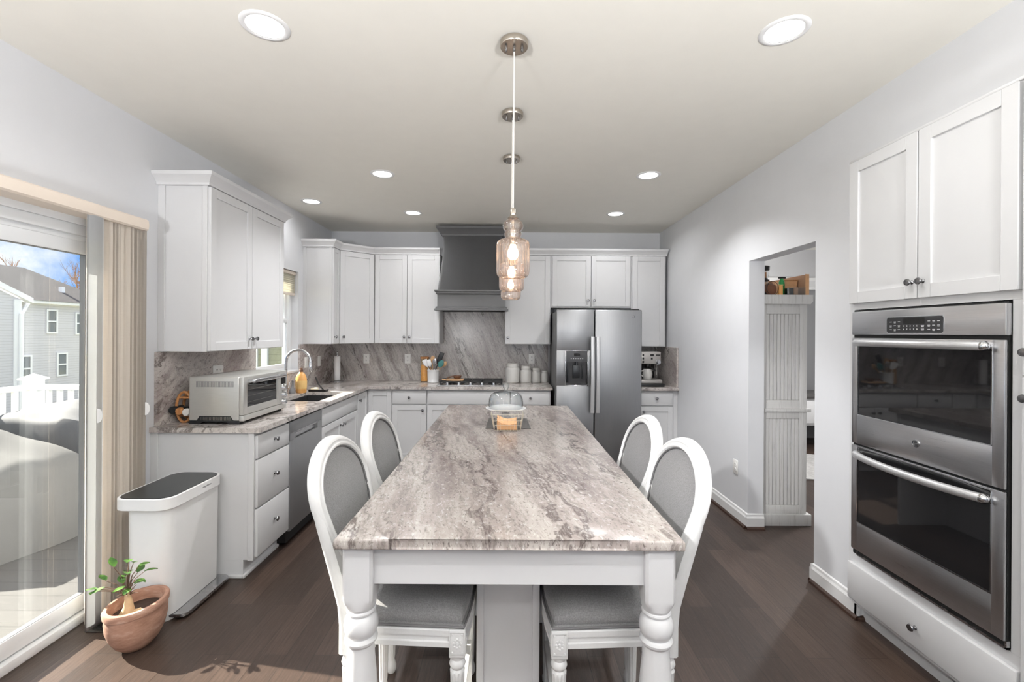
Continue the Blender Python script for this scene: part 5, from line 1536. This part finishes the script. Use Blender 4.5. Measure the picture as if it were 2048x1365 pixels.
dm = [(0.114, 0.0885), (0.115, 0.090), (0.115, 0.125), (0.111, 0.150), (0.100, 0.172), (0.080, 0.188), (0.050, 0.197), (0.020, 0.200), (0.014, 0.203)]
obj('glass_dome', B().lathe(dm + [(max(0, r - 0.003), z - 0.002) for r, z in reversed(dm[1:])] + [(0.112, 0.0885)], (kx, ky, kz), (0, 0, 1), 56), 'clear_glass', t, True, 70)
obj('dome_knob', B().lathe([(0, 0.199), (0.012, 0.199), (0.010, 0.206), (0.014, 0.212), (0.0215, 0.222), (0.0235, 0.234), (0.020, 0.246), (0.010, 0.254), (0, 0.256)], (kx, ky, kz), (0, 0, 1), 28), 'knob_glass', t, True, 70)

t = thing('napkin_basket', 'gold wire basket holding paper napkins in front of the cake stand', 'basket', (0.0, 2.78, ZI))
bx, by = 0.002, 2.765
b = B(); w0, d0, w1, d1, hh = 0.078, 0.06, 0.098, 0.075, 0.098
def rectp(w, d, z): return [(bx - w, by - d, z), (bx + w, by - d, z), (bx + w, by + d, z), (bx - w, by + d, z)]
for k in (0.0, 0.33, 0.66, 1.0):
    w, d = w0 + (w1 - w0) * k, d0 + (d1 - d0) * k
    b.tube(rectp(w, d, ZI + 0.003 + hh * k), 0.0011 if k < 1 else 0.0017, 6, True)
for i in range(9):
    s = -1 + 2 * i / 8
    for q in (-1, 1):
        b.tube([(bx + s * w0, by + q * d0, ZI + 0.003), (bx + s * w1, by + q * d1, ZI + 0.003 + hh)], 0.0010, 6)
    b.tube([(bx + s * w0, by - d0, ZI + 0.003), (bx + s * w0, by + d0, ZI + 0.003)], 0.0013, 6)
for i in range(1, 6):
    s = -1 + 2 * i / 6
    for q in (-1, 1):
        b.tube([(bx + q * w0, by + s * d0, ZI + 0.003), (bx + q * w1, by + s * d1, ZI + 0.003 + hh)], 0.0010, 6)
obj('wire_frame', b, 'wire_gold', t)
def nap(u, v):
    x = bx - 0.062 + 0.118 * u; y = by - 0.052 + 0.10 * v
    return x, y
b = B()
top = lambda u, v: (*nap(u, v), ZI + 0.040 + 0.018 * v + 0.022 * (1 - u) ** 3 - 0.006 * math.sin(PI * u) + 0.006 * u ** 2)
b.grid(top, 10, 4)
bot = lambda u, v: (*nap(u, v), ZI + 0.006)
b.grid(bot, 10, 4)
for side in ((lambda u, v: top(u, 0) if v else bot(u, 0)), (lambda u, v: top(u, 1) if v else bot(u, 1)), (lambda u, v: top(0, u) if v else bot(0, u)), (lambda u, v: top(1, u) if v else bot(1, u))):
    b.grid(side, 10 if True else 4, 1)
bmesh.ops.remove_doubles(b.bm, verts=b.bm.verts[:], dist=1e-4)
tag(obj('napkin_stack', b, 'kraft'), 'stack of tan paper napkins lying in the gold wire basket', 'napkins', None, (bx, by, ZI + 0.006))

# ------------------------------------------------------------------ trash can, plant, vent
t = thing('trash_can', 'tall slim white step trash can with a dark lid by the left counter', 'trash can', (-1.85, 2.545, 0))
def rrect(x0, x1, y0, y1, r, z, k=7):
    out = []
    for cx_, cy_, a0 in ((x1 - r, y1 - r, 0), (x0 + r, y1 - r, 90), (x0 + r, y0 + r, 180), (x1 - r, y0 + r, 270)):
        for i in range(k + 1):
            a = math.radians(a0 + 90 * i / k)
            out.append((cx_ + r * math.cos(a), cy_ + r * math.sin(a), z))
    return out
b = B(); lp = [rrect(-1.955 + i_, -1.726 - i_, 2.315 + i_, 2.738 - i_, 0.055, z) for z, i_ in ((0.030, 0.004), (0.034, 0.0), (0.585, -0.004))]
b.torus_loop(lp, False).fan(lp[0]).fan(lp[-1])
obj('can_body', b, 'plastic_white', t, True, 30)
b = B(); lp = [rrect(-1.945, -1.736, 2.325, 2.728, 0.05, z) for z in (0.0, 0.029)]
b.torus_loop(lp, False).fan(lp[0]).fan(lp[-1])
obj('base', b, 'plastic_white', t, True, 30)
b = B(); lp = [rrect(-2.005 + i_, -1.708 - i_, 2.285 + i_, 2.746 - i_, 0.07, z) for z, i_ in ((0.587, 0.004), (0.590, 0.0), (0.645, 0.0), (0.648, 0.003), (0.648, 0.008), (0.642, 0.009))]
b.torus_loop(lp, False).fan(lp[0]).fan(lp[-1])
rim = obj('rim', b, 'plastic_white', t, True, 30)
b = B(); lp = [rrect(-2.005 + i_, -1.708 - i_, 2.285 + i_, 2.746 - i_, 0.066, z) for z, i_ in ((0.642, 0.010), (0.6475, 0.010), (0.6495, 0.013))]
b.torus_loop(lp, False).fan(lp[0]).fan(lp[-1])
obj('lid', b, 'dark_lid', t, True, 30)
text('rim_lettering', 'simplehuman', 0.014, facing((-1.7075, 2.58, 0.622), (0, 1, 0), (0, 0, 1)), 'mark_grey', t)
b = B(); lp = [rrect(-1.80, -1.660, 2.345, 2.735, 0.04, z) for z in (0.016, 0.032)]
b.torus_loop(lp, False).fan(lp[0]).fan(lp[-1])
obj('pedal', b, 'steel_plain', t, True, 30)

t = thing('potted_plant', 'small bonsai-like plant in a slanted terracotta pot by the patio door', 'potted plant', (-1.765, 2.13, 0))
pcx, pcy = -1.765, 2.165
def potring(k, zc_, r, slant):
    return [(pcx + 0.8 * (k + r * math.cos(a)), pcy + 0.94 * r * math.sin(a), zc_ + 0.12 * slant * math.cos(a)) for a in [2 * PI * i / 40 for i in range(40)]]
secs = [(0.006, 0.0, 0.052, 0.0), (0.006, 0.004, 0.070, 0.0), (0.005, 0.03, 0.100, 0.002), (0.003, 0.07, 0.125, 0.007), (0.001, 0.115, 0.139, 0.013), (0.0, 0.150, 0.142, 0.019), (0.0, 0.178, 0.139, 0.023), (0.0, 0.182, 0.147, 0.024), (0.0, 0.202, 0.150, 0.027), (0.0, 0.210, 0.145, 0.028), (0.0, 0.211, 0.128, 0.025), (0.0, 0.202, 0.120, 0.023), (0.0, 0.16, 0.118, 0.018)]
b = B(); rg = [potring(*q) for q in secs]
b.torus_loop(rg, False).fan(rg[0])
obj('pot', b, 'terracotta', t, True, 40)
rg = [potring(0.0, 0.160 + 0.006 * (1 - k), 0.119 * k, 0.018 * k) for k in (1.0, 0.7, 0.4, 0.08)]
obj('soil', B().torus_loop(rg, False).fan(rg[-1]), 'soil', t)
tr_pts = [(pcx - 0.02, pcy - 0.03, 0.135), (pcx - 0.02, pcy - 0.032, 0.165), (pcx - 0.015, pcy - 0.03, 0.20), (pcx - 0.018, pcy - 0.028, 0.235), (pcx - 0.028, pcy - 0.025, 0.262)]
obj('trunk', B().tube(tr_pts, [0.040, 0.034, 0.020, 0.014, 0.010], 14).tube([(pcx - 0.005, pcy - 0.03, 0.16), (pcx + 0.03, pcy - 0.02, 0.172), (pcx + 0.05, pcy - 0.01, 0.155)], [0.018, 0.015, 0.012], 10), 'trunk_pale', t)
rnd = random.Random(3)
top = Vector(tr_pts[-1]); b = B()
leaves = [(0.010, 0.0, 0.155), (-0.045, -0.02, 0.13), (0.055, 0.0, 0.125), (0.075, 0.01, 0.095), (0.060, -0.02, 0.070), (0.020, -0.02, 0.105), (0.035, 0.02, 0.085), (-0.005, 0.02, 0.085), (-0.02, -0.01, 0.075), (0.02, -0.03, 0.045), (0.045, -0.01, 0.045), (-0.115, -0.03, 0.030), (-0.10, 0.0, 0.055), (-0.085, -0.02, 0.035), (0.015, 0.0, 0.02), (-0.13, -0.01, 0.012), (0.03, 0.0, 0.14), (0.0, -0.025, 0.055)]
for q in leaves:
    e = top + Vector(q); m_ = top + Vector((q[0] * 0.45, q[1] * 0.5, q[2] * 0.65))
    b.tube([top - Vector((0, 0, 0.01)), m_, e], [0.0032, 0.0022, 0.0014], 6)
for k in range(14):
    a = rnd.uniform(0, 2 * PI); q = Vector((math.cos(a) * rnd.uniform(0.02, 0.06), math.sin(a) * 0.03, rnd.uniform(-0.012, 0.03)))
    b.tube([top - Vector((0, 0, 0.015)), top + q * 0.6, top + q], [0.0035, 0.0024, 0.001], 6)
obj('stems', b, 'bark', t)
for q in leaves:
    e = top + Vector(q)
    out = Vector((q[0] * 6 + rnd.uniform(-.4, .4), rnd.uniform(-.7, .7), rnd.uniform(-0.25, 0.45))).normalized()
    side = out.cross(Vector((0.1, 0.2, 1))).normalized(); nn = side.cross(out)
    Ls, Ws = rnd.uniform(0.040, 0.054), rnd.uniform(0.015, 0.021)
    def lf(u, v):
        w_ = Ws * math.sin(PI * min(0.98, max(0.03, u))) ** 0.75
        s = 2 * v - 1
        return e + out * (Ls * u) + side * (w_ * s) + nn * (0.004 * abs(s) - 0.010 * u * u)
    b = B().grid(lf, 6, 4)
    bmesh.ops.solidify(b.bm, geom=b.bm.faces[:], thickness=0.0006)
    obj('leaf', b, 'leaf_green', t)

b = B(); vx0, vx1, vy0, vy1 = -2.085, -1.975, 2.245, 2.265 + 0.25
t = thing('floor_vent', 'dark metal floor vent register beneath the blinds', 'floor vent', (-2.03, 2.38, 0))
b.box(vx0, vx1, vy0, vy0 + 0.018, 0.0005, 0.006, 0.002); b.box(vx0, vx1, vy1 - 0.018, vy1, 0.0005, 0.006, 0.002); b.box(vx0, vx0 + 0.018, vy0 + 0.018, vy1 - 0.018, 0.0005, 0.006); b.box(vx1 - 0.018, vx1, vy0 + 0.018, vy1 - 0.018, 0.0005, 0.006)
obj('vent_frame', b, 'vent_dark', t)
b = B()
for i in range(14):
    y = vy0 + 0.026 + i * 0.0165
    b.box(vx0 + 0.017, vx1 - 0.017, y - 0.004, y + 0.004, 0.0005, 0.0045)
obj('louvres', b, 'dark_gap', t)

# ------------------------------------------------------------------ vertical blinds
t = thing('vertical_blind', 'cream vertical blind drawn to the right end of its valance over the patio door', 'blind', (-2.09, 2.4, 0.02))
yv0, yv1 = 0.45, 2.575
b = B().prism([(XL + 0.002, yv0, 2.070), (-2.055, yv0, 2.070), (-2.045, yv0, 2.078), (-2.042, yv0, 2.10), (-2.045, yv0, 2.126), (-2.055, yv0, 2.134), (XL + 0.002, yv0, 2.134), (XL + 0.002, yv0, 2.128), (-2.056, yv0, 2.128), (-2.050, yv0, 2.10), (-2.056, yv0, 2.076), (XL + 0.002, yv0, 2.076)], (0, yv1 - yv0, 0))
va = obj('valance', b, 'valance_cream', t, True, 25)
obj('valance_end', B().box(XL + 0.002, -2.05, yv1 - 0.004, yv1 - 0.0005, 2.077, 2.127), 'valance_cream', va)
obj('head_rail', B().box(-2.135, -2.085, yv0 + 0.02, yv1 - 0.01, 2.085, 2.115, 0.003), 'valance_cream', t)
NV = 13
vane0 = None
for i in range(NV):
    y = 2.287 + i * 0.0225 if i else 2.257
    vx = -2.094 if i else -2.058
    ang = math.radians((58 + 4 * math.sin(2.3 * i)) if i else 88)
    def vf(u, v, y=y, ang=ang, vx=vx):
        s = (u - 0.5) * 0.089
        bow = 0.008 * (1 - (2 * u - 1) ** 2)
        return (vx + s * math.cos(ang) + bow * math.sin(ang), y + s * math.sin(ang) - bow * math.cos(ang), 0.025 + v * 2.05)
    b = B().grid(vf, 8, 1)
    bmesh.ops.solidify(b.bm, geom=b.bm.faces[:], thickness=0.0012)
    obj('vane', b, 'vane_cloth' if i else 'vinyl_white', t, True, 60)
def halfmoon(name, p, right):
    r = Vector(right); p = Vector(p)
    pts = [p + r * (0.022 * math.cos(a)) + Vector((0, 0, 0.036 * math.sin(a))) for a in [-PI / 2 + PI * i / 14 for i in range(15)]]
    n = r.cross(Vector((0, 0, 1)))
    return obj(name, B().prism(pts, n * 0.006), 'plastic_white', t)
halfmoon('pull_tab', (-2.047, 2.262, 1.075), (0.9, 0.4, 0)); halfmoon('pull_tab', (-2.05, 2.565, 1.06), (0.9, 0.4, 0))

# ------------------------------------------------------------------ next room
t = thing('hutch', 'tall weathered white beadboard hutch just beyond the doorway', 'hutch', (2.35, 3.85, 0))
hx0, hx1, hy0, hy1 = 1.992, 2.362, 3.565, 4.6
obj('cabinet_body', B().box(hx0, hx1 - 0.004, hy0 + 0.016, hy1, 0.0, 1.745), 'hutch_paint', t)
b = B()
b.box(hx0, hx0 + 0.05, hy0, hy0 + 0.02, 0.09, 1.745, 0.003); b.box(hx1 - 0.058, hx1, hy0, hy0 + 0.02, 0.09, 1.745, 0.003)
b.box(hx0 + 0.05, hx1 - 0.058, hy0 + 0.001, hy0 + 0.02, 1.665, 1.745, 0.003); b.box(hx0 + 0.05, hx1 - 0.058, hy0 + 0.001, hy0 + 0.02, 0.09, 0.155, 0.003)
b.box(hx0 + 0.05, hx1 - 0.058, hy0 + 0.001, hy0 + 0.02, 0.84, 0.985, 0.003)
obj('side_frame', b, 'hutch_paint', t)
for z0, z1 in ((0.155, 0.84), (0.985, 1.665)):
    b = B(); n_ = 9; w = (hx1 - 0.058 - hx0 - 0.05) / n_
    for i in range(n_):
        b.box(hx0 + 0.05 + i * w + 0.0012, hx0 + 0.05 + (i + 1) * w - 0.0012, hy0 + 0.008, hy0 + 0.018, z0, z1, 0.0025, 1)
    obj('beadboard_panel', b, 'hutch_paint', t)
obj('mid_ledge', B().box(hx0, hx1 + 0.022, hy0 - 0.02, hy1, 0.895, 0.92, 0.004), 'hutch_paint', t)
obj('plinth', B().box(hx0, hx1 + 0.03, hy0 - 0.02, hy1, 0.0, 0.09, 0.005), 'hutch_paint', t)
b = B(); b.prism([(hx1 + 0.028, hy0 - 0.025, 1.815), (hx1 + 0.028, hy0 - 0.025, 1.765), (hx1 + 0.01, hy0 - 0.025, 1.742), (hx0, hy0 - 0.025, 1.742), (hx0, hy0 - 0.025, 1.815)], (0, hy1 - hy0 + 0.025, 0))
obj('top_board', b, 'hutch_paint', t)
ZH = 1.815
t = thing('lantern', 'black metal and glass lantern at the left end of the hutch top', 'lantern', (2.04, 3.66, ZH))
lx, ly = 2.056, 3.665
obj('lantern_frame', B().lathe([(0, 0), (0.045, 0), (0.050, 0.01), (0.040, 0.03), (0, 0.03)], (lx, ly, ZH), (0, 0, 1), 24).lathe([(0.0, 0.115), (0.045, 0.115), (0.058, 0.125), (0.050, 0.14), (0, 0.14)], (lx, ly, ZH), (0, 0, 1), 24).lathe([(0, 0.205), (0.056, 0.205), (0.058, 0.235), (0.05, 0.24), (0, 0.24)], (lx, ly, ZH), (0, 0, 1), 24), 'black_iron', t)
obj('lantern_glass', B().lathe([(0.040, 0.03), (0.052, 0.05), (0.052, 0.095), (0.042, 0.115)], (lx, ly, ZH), (0, 0, 1), 24).lathe([(0.045, 0.14), (0.050, 0.15), (0.050, 0.205)], (lx, ly, ZH), (0, 0, 1), 24), 'clear_glass', t)
obj('candle', B().cyl((lx, ly, ZH + 0.031), (lx, ly, ZH + 0.075), 0.03), 'label_cream', t)
obj('carafe_body', B().cyl((lx, ly, ZH + 0.141), (lx, ly, ZH + 0.19), 0.036), 'wood_mid', t)
t = thing('wire_jar', 'round wire-wrapped jar with brown contents next to the lantern on the hutch', 'jar', (2.10, 3.64, ZH))
obj('jar_body', B().lathe([(0, 0.0), (0.025, 0.0), (0.046, 0.025), (0.050, 0.05), (0.044, 0.08), (0.02, 0.098), (0, 0.099)], (2.108, 3.645, ZH), (0, 0, 1), 24), 'terracotta_dark', t)
N = 24
obj('wire_hoop', B().tube([(2.108 + 0.046 * math.cos(2 * PI * i / N), 3.60, ZH + 0.056 + 0.055 * math.sin(2 * PI * i / N)) for i in range(N)], 0.002, 6, True), 'black_iron', t)
t = thing('orange_tub', 'narrow orange container standing in the row on top of the hutch', 'container', (2.17, 3.62, ZH))
obj('tub_body', B().box(2.160, 2.191, 3.60, 3.64, ZH, ZH + 0.078, 0.005), 'orange_soap', t)
obj('lid', B().box(2.158, 2.193, 3.598, 3.642, ZH + 0.0785, ZH + 0.086, 0.003), 'label_cream', t)
t = thing('spray_bottle', 'green spray bottle between the orange container and the tan basket', 'bottle', (2.205, 3.66, ZH))
obj('bottle_body', B().lathe([(0, 0), (0.018, 0), (0.020, 0.01), (0.020, 0.06), (0.022, 0.085), (0.020, 0.115), (0.010, 0.14), (0, 0.14)], (2.215, 3.66, ZH), (0, 0, 1), 20), 'green_plastic', t)
obj('spray_head', B().box(2.19, 2.245, 3.65, 3.67, ZH + 0.14, ZH + 0.155, 0.004), 'dark_gap', t)
t = thing('storage_bin', 'clear plastic bin of packets at the front of the hutch top', 'bin', (2.29, 3.61, ZH))
b = B(); x0, x1, y0, y1 = 2.225, 2.352, 3.57, 3.66
b.box(x0, x1, y0, y0 + 0.003, ZH, ZH + 0.062); b.box(x0, x1, y1 - 0.003, y1, ZH, ZH + 0.062); b.box(x0, x0 + 0.003, y0, y1, ZH, ZH + 0.062); b.box(x1 - 0.003, x1, y0, y1, ZH, ZH + 0.062); b.box(x0, x1, y0, y1, ZH, ZH + 0.003)
obj('bin_walls', b, 'clear_glass', t, False)
tag(obj('packet', B().box(2.232, 2.262, 3.58, 3.65, ZH + 0.0035, ZH + 0.058, 0.004), 'dark_lid'), 'dark grey packet in the clear bin on the hutch', 'packet', None, (2.247, 3.61, ZH))
tag(obj('packet', B().box(2.266, 2.300, 3.58, 3.65, ZH + 0.0035, ZH + 0.062, 0.004), 'cardboard'), 'brown packet beside the dark one in the clear bin on the hutch', 'packet', None, (2.283, 3.61, ZH))
t = thing('bread_basket', 'tan woven basket behind the clear bin on the hutch', 'basket', (2.28, 3.72, ZH))
b = B(); x0, x1 = 2.235, 2.345
b.prism([(x0 + 0.01, 3.68, ZH), (x1 - 0.01, 3.68, ZH), (x1 + 0.012, 3.68, ZH + 0.125), (x0 - 0.002, 3.68, ZH + 0.125)], (0, 0.10, 0))
obj('basket_body', b, 'kraft', t)
obj('rim', B().box(x0 - 0.004, x1 + 0.014, 3.676, 3.784, ZH + 0.1255, ZH + 0.133, 0.002), 'wood_mid', t)
t = thing('cardboard_box', 'open brown cardboard box at the right end of the hutch top', 'box', (2.36, 3.8, ZH))
obj('box_side', B().box(2.362, 2.368, 3.60, 4.05, ZH, ZH + 0.165), 'cardboard', t)
obj('box_back', B().box(2.20, 2.362, 4.044, 4.05, ZH, ZH + 0.165), 'cardboard', t)
obj('box_flap', B().box(2.368, 2.398, 3.60, 3.605, ZH, ZH + 0.170), 'kraft', t)
t = thing('dresser', 'low white dresser against the far wall of the next room', 'dresser', (3.6, 6.2, 0))
obj('dresser_body', B().box(3.2, 4.6, 6.0, 6.57, 0.30, 0.66, 0.004), 'trim_white', t)
obj('top_board', B().box(3.17, 4.63, 5.97, 6.57, 0.6605, 0.70, 0.004), 'tray_grey', t)
for i in range(2):
    d_ = obj('drawer', B().box(3.23 + i * 0.68, 3.89 + i * 0.68, 5.985, 5.999, 0.33, 0.63, 0.003), 'trim_white', t)
    obj('handle', B().tube([(3.5 + i * 0.68, 5.975, 0.48), (3.62 + i * 0.68, 5.975, 0.48)], 0.008, 8), 'nickel', d_)
for x_ in (3.25, 4.55):
    for y_ in (6.03, 6.52):
        obj('leg', B().cyl((x_, y_, 0.0), (x_, y_, 0.30), 0.018, 0.028), 'trim_white', t)
pts = [(3.35 + 0.75 * math.cos(2 * PI * i / 40), 5.2 + 0.55 * math.sin(2 * PI * i / 40), 0.0005) for i in range(40)]
tag(obj('rug', B().prism(pts, (0, 0, 0.012)), 'rug'), 'grey patterned rug on the floor of the next room', 'rug', None, (3.35, 5.2, 0))

# ------------------------------------------------------------------ outside
struct('floor_deck', B().box(-5.15, -2.312, -1.5, 4.95, -0.16, -0.06), 'deck_boards')
struct('ground_lawn', B().box(-70, -2.4, -30, 70, -3.2, -3.0), 'lawn')
DZ = -0.06
t = thing('deck_railing', 'white deck railing with square balusters and capped post outside the patio door', 'railing', (-4.95, 4.73, DZ))
rx, ry, rt = -4.95, 4.73, 0.935
def post(x, y):
    b = B().box(x - 0.06, x + 0.06, y - 0.06, y + 0.06, DZ + 0.0, 0.985, 0.004)
    p = obj('post', b, 'rail_white', t)
    b = B().box(x - 0.085, x + 0.085, y - 0.085, y + 0.085, 0.9855, 1.005, 0.004)
    q = [(x - 0.075, y - 0.075, 1.005), (x + 0.075, y - 0.075, 1.005), (x + 0.075, y + 0.075, 1.005), (x - 0.075, y + 0.075, 1.005)]
    b.torus_loop([q, [(x + (u - x) * 0.05, y + (v - y) * 0.05, 1.048) for u, v, _ in q]], False); b.fan([(x + (u - x) * 0.05, y + (v - y) * 0.05, 1.048) for u, v, _ in q])
    obj('post_cap', b, 'rail_white', p)
post(rx, ry); post(rx, 2.2); post(rx, -0.2)
obj('top_rail', B().box(rx - 0.045, rx + 0.045, -1.4, ry - 0.06, rt - 0.05, rt, 0.008), 'rail_white', t)
obj('top_rail', B().box(rx + 0.06, -2.33, ry - 0.045, ry + 0.045, rt - 0.05, rt, 0.008), 'rail_white', t)
obj('bottom_rail', B().box(rx - 0.03, rx + 0.03, -1.4, ry - 0.06, 0.02, 0.06), 'rail_white', t)
obj('bottom_rail', B().box(rx + 0.06, -2.33, ry - 0.03, ry + 0.03, 0.02, 0.06), 'rail_white', t)
y = 4.55
while y > -1.3:
    obj('baluster', B().box(rx - 0.018, rx + 0.018, y - 0.018, y + 0.018, 0.06, rt - 0.05), 'rail_white', t); y -= 0.115
x = rx + 0.16
while x < -2.4:
    obj('baluster', B().box(x - 0.018, x + 0.018, ry - 0.018, ry + 0.018, 0.06, rt - 0.05), 'rail_white', t); x += 0.115

def cover(label, x0, x1, y0, y1, fn, mat, nx=26, ny=26, seed=1):
    """a furniture cover: a draped height field that falls to the deck on all sides"""
    rr_ = random.Random(seed); ph = [rr_.uniform(0, 6) for _ in range(6)]
    def f(u, v):
        x, y = x0 + (x1 - x0) * u, y0 + (y1 - y0) * v
        e = min(u, 1 - u, v, 1 - v)
        k = min(1.0, e / 0.13)
        h = fn(u, v) * (k ** 0.55)
        wr = 0.012 * math.sin(14 * u + ph[0] + 5 * v) + 0.010 * math.sin(17 * v + ph[1] - 7 * u)
        fl = 0.05 * math.sin(9 * (u + v) + ph[2]) * (1 - k)
        return (x + fl, y + fl * 0.6, DZ + 0.002 + max(0.0, h + wr * (k if e > 0 else 0)))
    b = B().grid(f, nx, ny)
    return tag(obj('furniture_cover', b, mat, None, True, 60), label, 'furniture cover', None, ((x0 + x1) / 2, (y0 + y1) / 2, DZ))
cover('pale tarp cover draped over patio furniture, nearest the glass door', -4.82, -3.30, 2.75, 3.9, lambda u, v: 0.72 + 0.12 * (1 - u) - 0.42 * max(0, u - 0.45) - 0.10 * abs(v - 0.5), 'tarp_light', seed=2)
cover('grey tarp cover over furniture in the far deck corner, below the rail', -4.82, -3.55, 3.98, 4.62, lambda u, v: 0.84 + 0.05 * math.sin(4 * u) - 0.14 * (1 - v), 'tarp_dark', seed=5)

# neighbouring houses
def house_window(t, p, u, w, h, n):
    u, n, p = Vector(u), Vector(n), Vector(p)
    M = Matrix(((u.x, n.x, 0, p.x), (u.y, n.y, 0, p.y), (0, 0, 1, p.z), (0, 0, 0, 1)))
    b = B(); f = 0.09
    for a in ((-w / 2 - f, -w / 2, 0, h), (w / 2, w / 2 + f, 0, h), (-w / 2 - f, w / 2 + f, -f, 0), (-w / 2 - f, w / 2 + f, h, h + f), (-w / 2, w / 2, h / 2 - 0.04, h / 2 + 0.04)):
        b.box(a[0], a[1], -0.02, 0.06, a[2], a[3], M=M)
    wf = obj('window', b, 'house_trim', t)
    obj('pane', B().box(-w / 2, w / 2, 0.0, 0.02, 0, h, M=M), 'house_glass', wf)
HX = -26.0
t = thing('house', 'neighbouring house with grey siding and a dark shingle roof beyond the deck', 'house', (HX - 4, 24, -3))
GZ = -3.0
EZ = 3.10
obj('wall', B().box(HX - 9, HX, 23.75, 29.7, GZ, EZ), 'siding_grey', t)
obj('wing_wall', B().box(HX - 9, HX + 0.6, 12.0, 23.6, GZ, EZ), 'siding_grey', t)
obj('corner_board', B().box(HX + 0.6, HX + 0.66, 23.25, 23.6, GZ, EZ), 'house_trim', t)
obj('gable', B().prism([(HX + 0.6, 23.6, EZ), (HX + 0.6, 12.0, EZ), (HX + 0.6, 17.8, EZ + 2.6)], (-4, 0, 0)), 'siding_grey', t)
obj('rake_board', B().prism([(HX + 0.75, 24.1, EZ - 0.15), (HX + 0.75, 24.1, EZ + 0.12), (HX + 0.75, 17.8, EZ + 2.95), (HX + 0.75, 17.8, EZ + 2.65)], (-0.3, 0, 0)), 'house_trim', t)
obj('gutter', B().box(HX, HX + 0.35, 23.8, 30.0, EZ - 0.12, EZ + 0.06, 0.03), 'house_trim', t)
obj('downspout', B().tube([(HX + 0.25, 24.3, EZ - 0.1), (HX + 0.7, 23.55, EZ - 0.75), (HX + 0.72, 23.5, GZ)], 0.10, 8), 'house_trim', t)
b = B().prism([(HX + 0.4, 12, EZ + 0.05), (HX - 4.5, 12, EZ + 2.35), (HX - 9.4, 12, EZ + 0.05)], (0, 18.1, 0))
for v_ in b.bm.verts:
    if v_.co.z > EZ + 1 and v_.co.y > 20: v_.co.y = 28.5
obj('roof', b, 'shingles', t, False)
obj('roof_vent', B().box(HX - 1.2, HX - 1.0, 27.4, 27.6, EZ + 0.5, EZ + 1.05), 'house_trim', t)
for y_, z_, h_ in ((25.8, 1.42, 1.2), (27.5, 1.36, 1.15), (24.4, -1.2, 1.27), (26.4, -1.07, 1.2)):
    house_window(t, (HX, y_, z_), (0, 1, 0), 0.46, h_, (1, 0, 0))
t = thing('house', 'green sided house with white trim seen through the sink window', 'house', (-5.5, 14, -3))
obj('wall', B().box(-9.5, -1.0, 13.0, 20, GZ, 4.0), 'siding_green', t)
for x_ in (-6.95, -6.35):
    obj('trim_board', B().box(x_ - 0.09, x_ + 0.09, 12.92, 13.0, GZ, 4.0), 'house_trim', t)
obj('roof', B().prism([(-9.9, 12.7, 4.0), (-0.6, 12.7, 4.0), (-5.2, 12.7, 6.5)], (0, 7.6, 0)), 'shingles', t, False)
house_window(t, (-7.6, 13.0, 0.4), (1, 0, 0), 0.7, 1.5, (0, -1, 0))

def tree(x, y, h, label, seed):
    rr_ = random.Random(seed)
    t = thing('tree', label, 'tree', (x, y, GZ), 'bare trees behind the grey house')
    b = B()
    def branch(p, d, L, r, lv):
        q = p + d * L
        b.tube([p, p + d * L * 0.5 + Vector((rr_.uniform(-.05, .05) * L, rr_.uniform(-.05, .05) * L, 0)), q], [r, r * 0.8, r * 0.6], 5)
        if lv == 0: return
        for _ in range(4 if lv > 1 else 5):
            nd = (d + Vector((rr_.uniform(-.8, .8), rr_.uniform(-.8, .8), rr_.uniform(-.1, .6)))).normalized()
            branch(p + d * L * rr_.uniform(0.55, 1.0), nd, L * rr_.uniform(0.5, 0.72), r * 0.5, lv - 1)
    branch(Vector((x, y, GZ)), Vector((0, 0, 1)), h * 0.45, 0.25, 4)
    obj('trunk', b, 'twig_foliage', t)
tree(-46.0, 45.4, 11.6, 'bare tree rising left of centre behind the grey house roof', 11)
tree(-60.0, 63.2, 14.2, 'bare tree at the right end of the grey house roof, next to the blinds', 12)
tree(-72.0, 74.0, 14.5, 'bare tree between the two others behind the grey house roof', 13)
